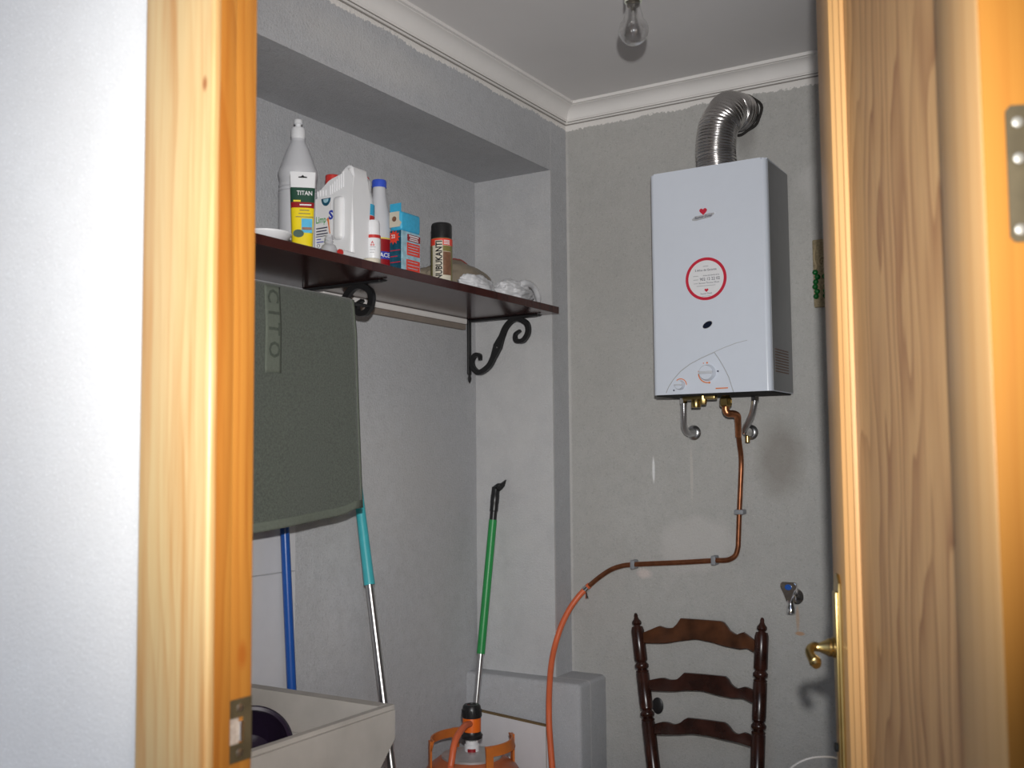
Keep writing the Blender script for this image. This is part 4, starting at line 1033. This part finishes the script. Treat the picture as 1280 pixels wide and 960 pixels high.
oa = (on(587, 905, 'y', 2.226)-Vector((GX, GY, .586)))
bm = tube(bmesh.new(), [Vector((0, 0, oa.z)), oa*1.0 + (on(581, 907.5, 'y', 2.185)-on(587, 905, 'y', 2.226))*.35], .0062, 14); emit(bm, 'outlet', m_steel, t)

# ------------------------------------------------------------------ white board standing by the step
a = on(683.5, 907, 'y', 2.463); b = on(590, 886.5, 'y', 2.522)
dv = Vector((a.x-b.x, a.y-b.y, 0)); wv = dv.length; BHt = (a.z+b.z)/2 + .0; print('board', a, b, wv)
t = thing('melamine_board', (b.x, b.y, 0), 'white melamine board with chipped brown top edge by gas bottle', 'board', rz=math.atan2(dv.y, dv.x))
emit(B((0, 0, 0), (wv, .016, BHt-.0035)), 'panel', m_board, t)
emit(B((0, .0005, BHt-.0035), (wv, .0155, BHt), .0006, 1), 'raw_edge', m_chip, t)
emit(B((wv, .0002, 0), (wv+.0012, .0158, BHt-.002)), 'edge_strip', m_board, t)
emit(B((wv-.003, -.0006, 0), (wv-.0015, .001, BHt-.004)), 'edge_line', m_chip, t)

# ------------------------------------------------------------------ poles
def pole_pts(P, Q, z): k = (z-P.z)/(Q.z-P.z); return P+(Q-P)*k
# green telescopic pole in the corner
P = on(620.5, 603, 'y', 2.576); Q = on(596, 872, 'y', 2.484); Bp = pole_pts(P, Q, .0); 
t = thing('green_pole', tuple(Bp), 'green and steel pole with black hook leaning in corner', 'pole')
o_ = T(-t.location)
J1 = on(603, 820, 'y', 0) if False else pole_pts(P, Q, on(600, 817, 'y', 2.50).z); J2 = pole_pts(P, Q, on(616, 650, 'y', 2.557).z); J3 = pole_pts(P, Q, on(620, 609, 'y', 2.573).z)
emit(xf(tube(bmesh.new(), [Bp, J1], .0092, 20), o_), 'steel_tube', m_steel, t)
emit(xf(tube(bmesh.new(), [J1, J2], .0118, 24), o_), 'green_sleeve', m_green, t)
dn = (J3-J2)
bm = tube(bmesh.new(), [J2-dn*.02, J2+dn*.25, J2+dn*.27, J2+dn*.50, J2+dn*.52, J2+dn*.75, J2+dn*.77, J2+dn], [.0105, .0105, .0122, .0122, .0128, .0128, .0122, .0118], 20); gr = emit(xf(bm, o_), 'hand_grip', m_blackpl, t)
hk = [J3+Vector((-.002, -.004, -.004)), J3+Vector((.012, -.006, .004)), J3+Vector((.018, -.006, .006))]
bm = tube(bmesh.new(), hk, [.008, .008, .006], 14, 3)
mm = frame(J3+Vector((.012, -.006, .001)), (rt[0], rt[1], 0), (fw[0], fw[1], 0), (0, 0, 1)) @ RZ(.6)
prism(bm, [(-.014, .001), (.004, .006), (.026, .020), (.020, .002), (.012, -.006), (.003, -.012), (-.004, -.006)], -.005, .005, mm, .0012)
emit(xf(bm, o_), 'hook', m_blackpl, t)
# teal mop handle
A1 = on(462, 731, 'x', -1.620); A2 = on(490, 962, 'x', -1.525)
base = pole_pts(A1, A2, .012); topp = pole_pts(A1, A2, 1.30)
print('teal', base, topp)
t = thing('mop_handle', tuple(base), 'teal-sleeved steel mop handle leaning behind the sink', 'pole')
o_ = T(-t.location)
emit(xf(tube(bmesh.new(), [base, A1], .0098, 20), o_), 'steel_tube', m_steel, t)
emit(xf(tube(bmesh.new(), [A1, A1+(topp-A1)*.10, topp], [.0135, .0128, .0110], 22), o_), 'teal_sleeve', m_teal, t)
emit(xf(lathe(bmesh.new(), [(0, 0), (.014, 0), (.0155, .004), (.0155, .05), (.012, .055), (0, .055)], 18, along(base+Vector((0, 0, -.005)), A1)), o_), 'socket', m_teal, t)
# blue broom handle
P = on(355.5, 652, 'x', -1.684); Q = on(364.5, 857, 'x', -1.660); base = pole_pts(P, Q, .03); topp = pole_pts(P, Q, 1.36); print('blue', base, topp, P, Q)
t = thing('broom_handle', tuple(base), 'plain blue broom handle standing against white tiles', 'pole')
o_ = T(-t.location)
emit(xf(tube(bmesh.new(), [base, topp], .0105, 22), o_), 'blue_tube', m_blue, t)
emit(xf(lathe(bmesh.new(), [(0, -.018), (.014, -.018), (.016, -.01), (.0135, .03), (.0108, .035), (0, .035)], 20, along(base, topp)), o_), 'end_cap', m_blackpl, t)

# ------------------------------------------------------------------ laundry sink
SKZ = .815
cr = on(497, 881, 'z', SKZ); sx1 = cr.x; sy1 = cr.y; sy0 = 1.13; sx0 = XN+.001; print('sink', cr)
t = thing('laundry_sink', ((sx0+sx1)/2, (sy0+sy1)/2, 0), 'grey cast stone laundry sink with sloping ends', 'sink')
o_ = T(-t.location)
wth = .030
lip = .066
outer = [(sy0, SKZ), (sy1, SKZ), (sy1, SKZ-lip), (sy1-.20, SKZ-.27), (sy0+.12, SKZ-.27), (sy0, SKZ-lip)]
inner = [(sy0+wth, SKZ), (sy1-wth, SKZ), (sy1-wth-.012, SKZ-.055), (sy1-wth-.20, SKZ-.235), (sy0+wth+.14, SKZ-.235), (sy0+wth, SKZ-.05)]
def slab(poly, x0, x1, bev=.006):
    return prism(bmesh.new(), poly, x0, x1, frame((0, 0, 0), (0, 1, 0), (1, 0, 0), (0, 0, 1)), bev, 2)
emit(xf(slab(outer, sx1-wth, sx1, .008), o_), 'front_wall', m_stone, t, angle=40)
emit(xf(slab(outer, sx0, sx0+wth), o_), 'rear_wall', m_stone, t, angle=40)
ring = [outer[1], outer[2], outer[3], outer[4], outer[5], outer[0], inner[0], inner[5], inner[4], inner[3], inner[2], inner[1]]
bm = slab(ring, sx0+wth-.004, sx1-wth+.004, 0); emit(xf(bm, o_), 'trough', m_stone, t, angle=25)
bm = bmesh.new()
for q in range(5):
    k = q/5; y_ = inner[2][0]+(inner[3][0]-inner[2][0])*(.10+k*.8); z_ = inner[2][1]+(inner[3][1]-inner[2][1])*(.10+k*.8)
    tube(bm, [(sx0+wth, y_, z_), (sx1-wth, y_, z_)], .007, 10)
emit(xf(bm, o_), 'washboard_ridges', m_stone, t)
for yy in (sy0+.20, sy1-.27):
    emit(xf(B((sx0+.02, yy-.05, 0), (sx1-.06, yy+.05, SKZ-.268), .006, 2), o_), 'pedestal', m_stone, t)
# dark tub inside
tc_ = on(316, 928, 'x', -1.50); print('tub', tc_)
nd = (Vector((.62, -.50, .62))).normalized(); hb = .070
tb = thing('washing_tub', tuple(tc_-nd*hb), 'dark purple plastic tub leaning inside the sink', 'tub')
tb.rotation_euler = nd.to_track_quat('Z', 'Y').to_euler()
rr_ = .072
emit(lathe(bmesh.new(), [(0, 0), (rr_-.030, 0), (rr_-.024, .004), (rr_-.003, .057), (rr_, .060), (rr_+.004, .063), (rr_+.004, .068), (rr_, .071), (rr_-.006, .069), (rr_-.006, .057), (rr_-.028, .006), (0, .005)], 48), 'tub_body', m_purple, tb)
emit(tube(bmesh.new(), [((rr_+.001)*math.cos(a), (rr_+.001)*math.sin(a), .0655) for a in [2*math.pi*q/48 for q in range(49)]], .0045, 10, cap=False), 'rolled_rim', m_purple, tb)

# ------------------------------------------------------------------ ladder-back chair
ct = thing('ladder_back_chair', (-1.04, 2.45, 0), 'dark turned-wood ladder-back chair with woven rush seat', 'chair')
o_ = T(-ct.location)
yt_, ybm = 2.640, 2.560                       # back leans: top and seat level
def ypl(z): return 2.560 + (z-.47)*.22
def onback(px, py):
    y = 2.6
    for _ in range(12): p = on(px, py, 'y', y); y = ypl(p.z)
    return on(px, py, 'y', y)
seat_z = .462
def post(pt, pb, ft):
    """pt: top of turned post, pb: at the seat; carried on to the floor as the back leg"""
    d = pt-pb; Lp = d.length
    R = .0178
    bm = bmesh.new()
    k = Lp
    pr = [(.015, -.03), (.0165, 0), (R, .02), (R, k*.365), (R*.90, k*.37), (R*1.02, k*.385), (R*.72, k*.395), (R*1.05, k*.41), (R*1.08, k*.425), (R*.72, k*.445), (R*.95, k*.455), (R*.95, k*.465), (R, k*.475), (R, k*.685), (R*.9, k*.69), (R*1.0, k*.70), (R*.72, k*.712), (R*1.05, k*.725), (R*1.08, k*.742), (R*.74, k*.760), (R, k*.775), (R, k*.975), (R*.85, k*1.0), (0, k*1.002)]
    lathe(bm, pr, 24, along(pb, pt))
    o = emit(xf(bm, o_), 'back_post', m_chairw, ct, angle=45)
    fb = lathe(bmesh.new(), [(0, 0), (R*.55, 0), (R*.5, .004), (R*.75, .008), (R*.72, .014), (R*.45, .020), (R*.30, .026), (R*.32, .030), (R*.2, .036), (0, .038)], 18, along(pt, pt+d)); fb = xf(fb, o_); emit(fb, 'finial', m_chairw, o)
    bm = tube(bmesh.new(), [pb+Vector((0, 0, .0))-d.normalized()*.025, ft+(pb-ft)*.5, ft], [.0165, .0165, .0145], 20); emit(xf(bm, o_), 'leg', m_chairw, ct)
PL1, PL0 = onback(796.5, 783.5), onback(816, 950); PR1, PR0 = onback(952.3, 790.5), onback(947, 950)
dl = (PL1-PL0).normalized(); PL0 = PL0 - dl*((PL0.z-seat_z)/dl.z); dr_ = (PR1-PR0).normalized(); PR0 = PR0 - dr_*((PR0.z-seat_z)/dr_.z)
print('chair', PL1, PL0, PR1, PR0)
FL = Vector((PL0.x+.012, PL0.y+.02, 0)); FRt = Vector((PR0.x+.006, PR0.y+.02, 0))
post(PL1, PL0, FL); post(PR1, PR0, FRt)
def slat(top, bot, mat):
    """outline in pixels on the leaning back, bowed backwards"""
    tw_ = [onback(*p) for p in top]; bw = [onback(*p) for p in bot]
    n = 34; bm = bmesh.new(); rows = []
    def samp(W, u):
        xs = [w.x for w in W]; x = xs[0]+(xs[-1]-xs[0])*u
        return Vector((x, np.interp(x, xs, [w.y for w in W]), np.interp(x, xs, [w.z for w in W])))
    for i in range(n+1):
        u = i/n; bow = .016*math.sin(math.pi*u)
        a, b = samp(tw_, u), samp(bw, u)
        for p in (a, b): p.y += bow - .0
        f_, k_ = Vector((0, -.0062, 0)), Vector((0, .0062, 0))
        e = Vector((0, 0, .002))
        rows.append([bm.verts.new(p) for p in (b+f_+e, b+f_*.7, b+k_*.7, b+k_+e, a+k_-e, a+k_*.7, a+f_*.7, a+f_-e)])
    for p, q in zip(rows, rows[1:]):
        for k in range(8): bm.faces.new((p[k], p[(k+1) % 8], q[(k+1) % 8], q[k]))
    bm.faces.new(rows[0]); bm.faces.new(rows[-1][::-1])
    emit(xf(bm, o_), 'slat', mat, ct, angle=40)
slat([(803, 791), (813, 787), (823, 782.5), (831, 785.5), (839, 786), (844, 781), (847.5, 773.5), (902, 777.5), (906, 782), (912, 790), (920, 794), (925, 791.5), (929, 790.5), (938, 796.5), (946, 803)],
     [(806, 803.5), (820, 804.5), (832, 804.5), (848, 802), (868, 800), (888, 804), (906, 809), (925, 812), (934, 810.5), (946, 817)], m_chairb)
slat([(810, 850.5), (820, 848.5), (828, 847.5), (836, 850.5), (844, 850.5), (849, 846), (853, 842), (905, 846.5), (909, 850), (914, 858), (921, 861.5), (929, 859), (934, 859.5), (946, 865)],
     [(811, 862.5), (825, 864), (840, 865), (858, 864), (876, 865), (895, 870), (915, 873.5), (928, 873), (946, 881)], m_chairw)
slat([(816, 905.5), (826, 903), (833, 903), (841, 906.5), (848, 905), (853, 900.5), (857, 898.5), (905, 904.5), (910, 909), (916, 917), (922, 918.5), (930, 916), (936, 918), (946, 924)],
     [(818, 917), (832, 918.5), (846, 919), (864, 918.5), (884, 921.5), (905, 926), (922, 929), (946, 935)], m_chairw)
# seat: rush wound in rings over four rails
fl_, fr_ = Vector((PL0.x-.045, PL0.y-.36, seat_z)), Vector((PR0.x+.045, PR0.y-.36, seat_z))
bl, br = Vector((PL0.x-.018, PL0.y+.008, seat_z)), Vector((PR0.x+.018, PR0.y+.008, seat_z))
cen = (fl_+fr_+bl+br)/4
bm = bmesh.new(); nk = 15
for q in range(nk):
    k = 1-q/nk*.985
    cs = [cen+(c-cen)*k for c in (fl_, fr_, br, bl)]
    zz = .006 - .010*(q/nk)
    P = []
    for i in range(4):
        a, b = cs[i], cs[(i+1) % 4]
        P += [a+(b-a)*s for s in (.04, .35, .65, .96)]
    P = [Vector((p.x, p.y, seat_z+zz)) for p in P]; P.append(P[0].copy())
    tube(bm, P, .0085 if q else .016, 8, cap=False)
box(bm, (cen.x-.14, cen.y-.15, seat_z-.012), (cen.x+.14, cen.y+.15, seat_z-.004))
emit(xf(bm, o_), 'rush_seat', m_rush, ct, angle=60)
for c in (fl_, fr_):
    p = Vector((c.x+(.02 if c is fl_ else -.02), c.y+.02, 0))
    emit(xf(lathe(bmesh.new(), [(0, 0), (.013, 0), (.0165, .05), (.018, .25), (.019, .42), (.017, .455), (.02, .465), (.018, .485), (0, .487)], 20, T(p)), o_), 'leg', m_chairw, ct)
def strut(a, b): emit(xf(tube(bmesh.new(), [a, (a+b)/2, b], [.008, .0105, .008], 12), o_), 'stretcher', m_chairw, ct)
f1, f2 = fl_+Vector((.02, .02, 0)), fr_+Vector((-.02, .02, 0))
for z in (.16, .30): strut(Vector((f1.x, f1.y, z)), Vector((f2.x, f2.y, z)))
def leg_at(side, z):
    p0, f0 = (PL0, FL) if side else (PR0, FRt); return f0+(p0-f0)*(z/p0.z)
for z in (.14, .27):
    strut(Vector((f1.x, f1.y, z)), leg_at(True, z)); strut(Vector((f2.x, f2.y, z)), leg_at(False, z))
strut(leg_at(True, .2), leg_at(False, .2))

# ------------------------------------------------------------------ small things on the back wall
c = on(822.5, 882, 'y', YB)
w = tag(emit(lathe(bmesh.new(), [(0, 0), (.0165, 0), (.0165, .003), (.014, .0045), (0, .005)], 28, frame((0, 0, 0), (1, 0, 0), (0, 0, 1), (0, -1, 0)), sy=1.35), 'outlet_cover', m_iron), 'small black oval cover on the wall beside the chair', 'cover')
w.location = (c.x, YB-.0002, c.z)
# wall tap
e = on(989, 748, 'y', YB-.03); t = thing('wall_tap', (e.x, YB, e.z), 'chrome wall tap with blue marked triangular handle', 'tap')
FY = frame((0, 0, 0), (1, 0, 0), (0, 0, 1), (0, -1, 0))
emit(lathe(bmesh.new(), [(0, 0), (.021, 0), (.021, .003), (.016, .008), (.0115, .010), (.0105, .030), (.0125, .034), (.0125, .040), (0, .042)], 28, T((.003, -.0005, .002)) @ FY), 'wall_rose', m_chrome, t)
emit(lathe(bmesh.new(), [(0, -.038), (.0095, -.038), (.0115, -.036), (.0115, -.020), (.0095, -.017), (.0085, -.006), (.011, .0), (.0105, .010), (0, .012)], 24, T((0, -.035, 0))), 'spout', m_chrome, t)
bm = prism(bmesh.new(), [(-.0215, .038), (-.0155, .043), (.0155, .043), (.0215, .038), (.0205, .031), (.009, .006), (.006, -.004), (-.006, -.004), (-.009, .006), (-.0205, .031)], -.013, .004, T((0, -.040, 0)), .0025, 2)
hd = emit(bm, 'handle', m_chrome, t)
emit(disc(bmesh.new(), (0, .0305), .0085, .0016, T((0, -.0525, 0)), 24, 1, .85), 'blue_mark', plain('blue_mark_enamel', (.02, .10, .42), .3), hd)
# plaque half hidden by the door
a = on(1016.5, 301, 'y', YB); b = on(1020, 385, 'y', YB)
t = thing('wall_plaque', (a.x+.055, YB, b.z), 'beige sackcloth wall plaque with green glass beads', 'plaque')
ph_ = a.z-b.z
emit(B((-.055, -.012, 0), (.055, -.0003, ph_), .003, 2), 'panel', m_linen, t)
pts = [(-.030+.012*math.cos(k*.45)*(1-k/26), -.0135, ph_*.66+.016*math.sin(k*.45)*(1-k/26)) for k in range(24)]
emit(tube(bmesh.new(), pts, .0022, 8), 'scroll_ornament', plain('straw_cord', (.45, .36, .22), .8), t)
emit(tube(bmesh.new(), [(-.052, -.013, ph_*.52), (-.045, -.014, ph_*.60), (-.050, -.014, ph_*.72), (-.046, -.013, ph_*.92)], .0022, 8, 5), 'scroll_ornament', plain('straw_cord', (.45, .36, .22), .8), t)
random.seed(3)
for q in range(16):
    x, z = -.046+.022*(q % 3)+random.uniform(-.004, .004), .028+(q//3)*.0125
    bm = bmesh.new(); bmesh.ops.create_icosphere(bm, subdivisions=2, radius=.0075); bmesh.ops.translate(bm, verts=bm.verts, vec=(x, -.013, z)); emit(bm, 'bead', m_gem, t)

# ------------------------------------------------------------------ bulb
bc = on(792, 38, 'y', 1.85)
t = thing('ceiling_bulb', (bc.x, bc.y, ZC), 'clear glass bulb in a white socket under ceiling', 'lamp')
zb = bc.z-ZC; RB = .0300
gp = [(0, zb-RB)]
for k in range(1, 15):
    a = -math.pi/2 + k*(math.pi*.76)/14; gp.append((RB*math.cos(a), zb+RB*math.sin(a)))
gp += [(.0185, zb+.0315), (.0155, zb+.041), (.0140, zb+.052), (.0138, zb+.058)]
gi = [(max(0, r-.0009), z+(.0009 if i < 2 else 0)) for i, (r, z) in enumerate(gp)][::-1]
emit(lathe(bmesh.new(), gp+gi, 40, cap=False), 'glass', m_glass, t, angle=70)
stem = emit(lathe(bmesh.new(), [(0, zb+.012), (.002, zb+.012), (.0025, zb+.03), (.006, zb+.045), (.011, zb+.056), (0, zb+.056)], 16), 'glass_stem', m_glass, t)
bm = bmesh.new()
tube(bm, [(-.002, 0, zb+.03), (-.012, 0, zb+.010)], .0004, 6); tube(bm, [(.002, 0, zb+.03), (.012, 0, zb+.010)], .0004, 6)
tube(bm, [(-.012, 0, zb+.010), (-.006, 0, zb+.013), (0, 0, zb+.011), (.006, 0, zb+.013), (.012, 0, zb+.010)], .0004, 6, 5); emit(bm, 'filament', m_steel, t)
emit(lathe(bmesh.new(), [(0, zb+.050), (.0130, zb+.050), (.0135, zb+.066), (0, zb+.066)], 24), 'screw_base', m_oldbrass, t)
emit(lathe(bmesh.new(), [(.0150, zb+.057), (.0172, zb+.057), (.0176, zb+.060), (.0172, zb+.063), (.0168, zb+.095), (.0150, zb+.105), (.008, zb+.110), (0, zb+.110), (0, zb+.064), (.0150, zb+.064)], 28, cap=False), 'socket', m_skin, t)
emit(tube(bmesh.new(), [(0, 0, zb+.108), (-.001, 0, zb+.14), (.001, 0, -.010)], .003, 10, 4), 'flex', m_corn, t)
emit(lathe(bmesh.new(), [(0, 0), (.024, 0), (.024, -.004), (.018, -.012), (.004, -.014), (0, -.014)], 28), 'ceiling_rose', m_skin, t)
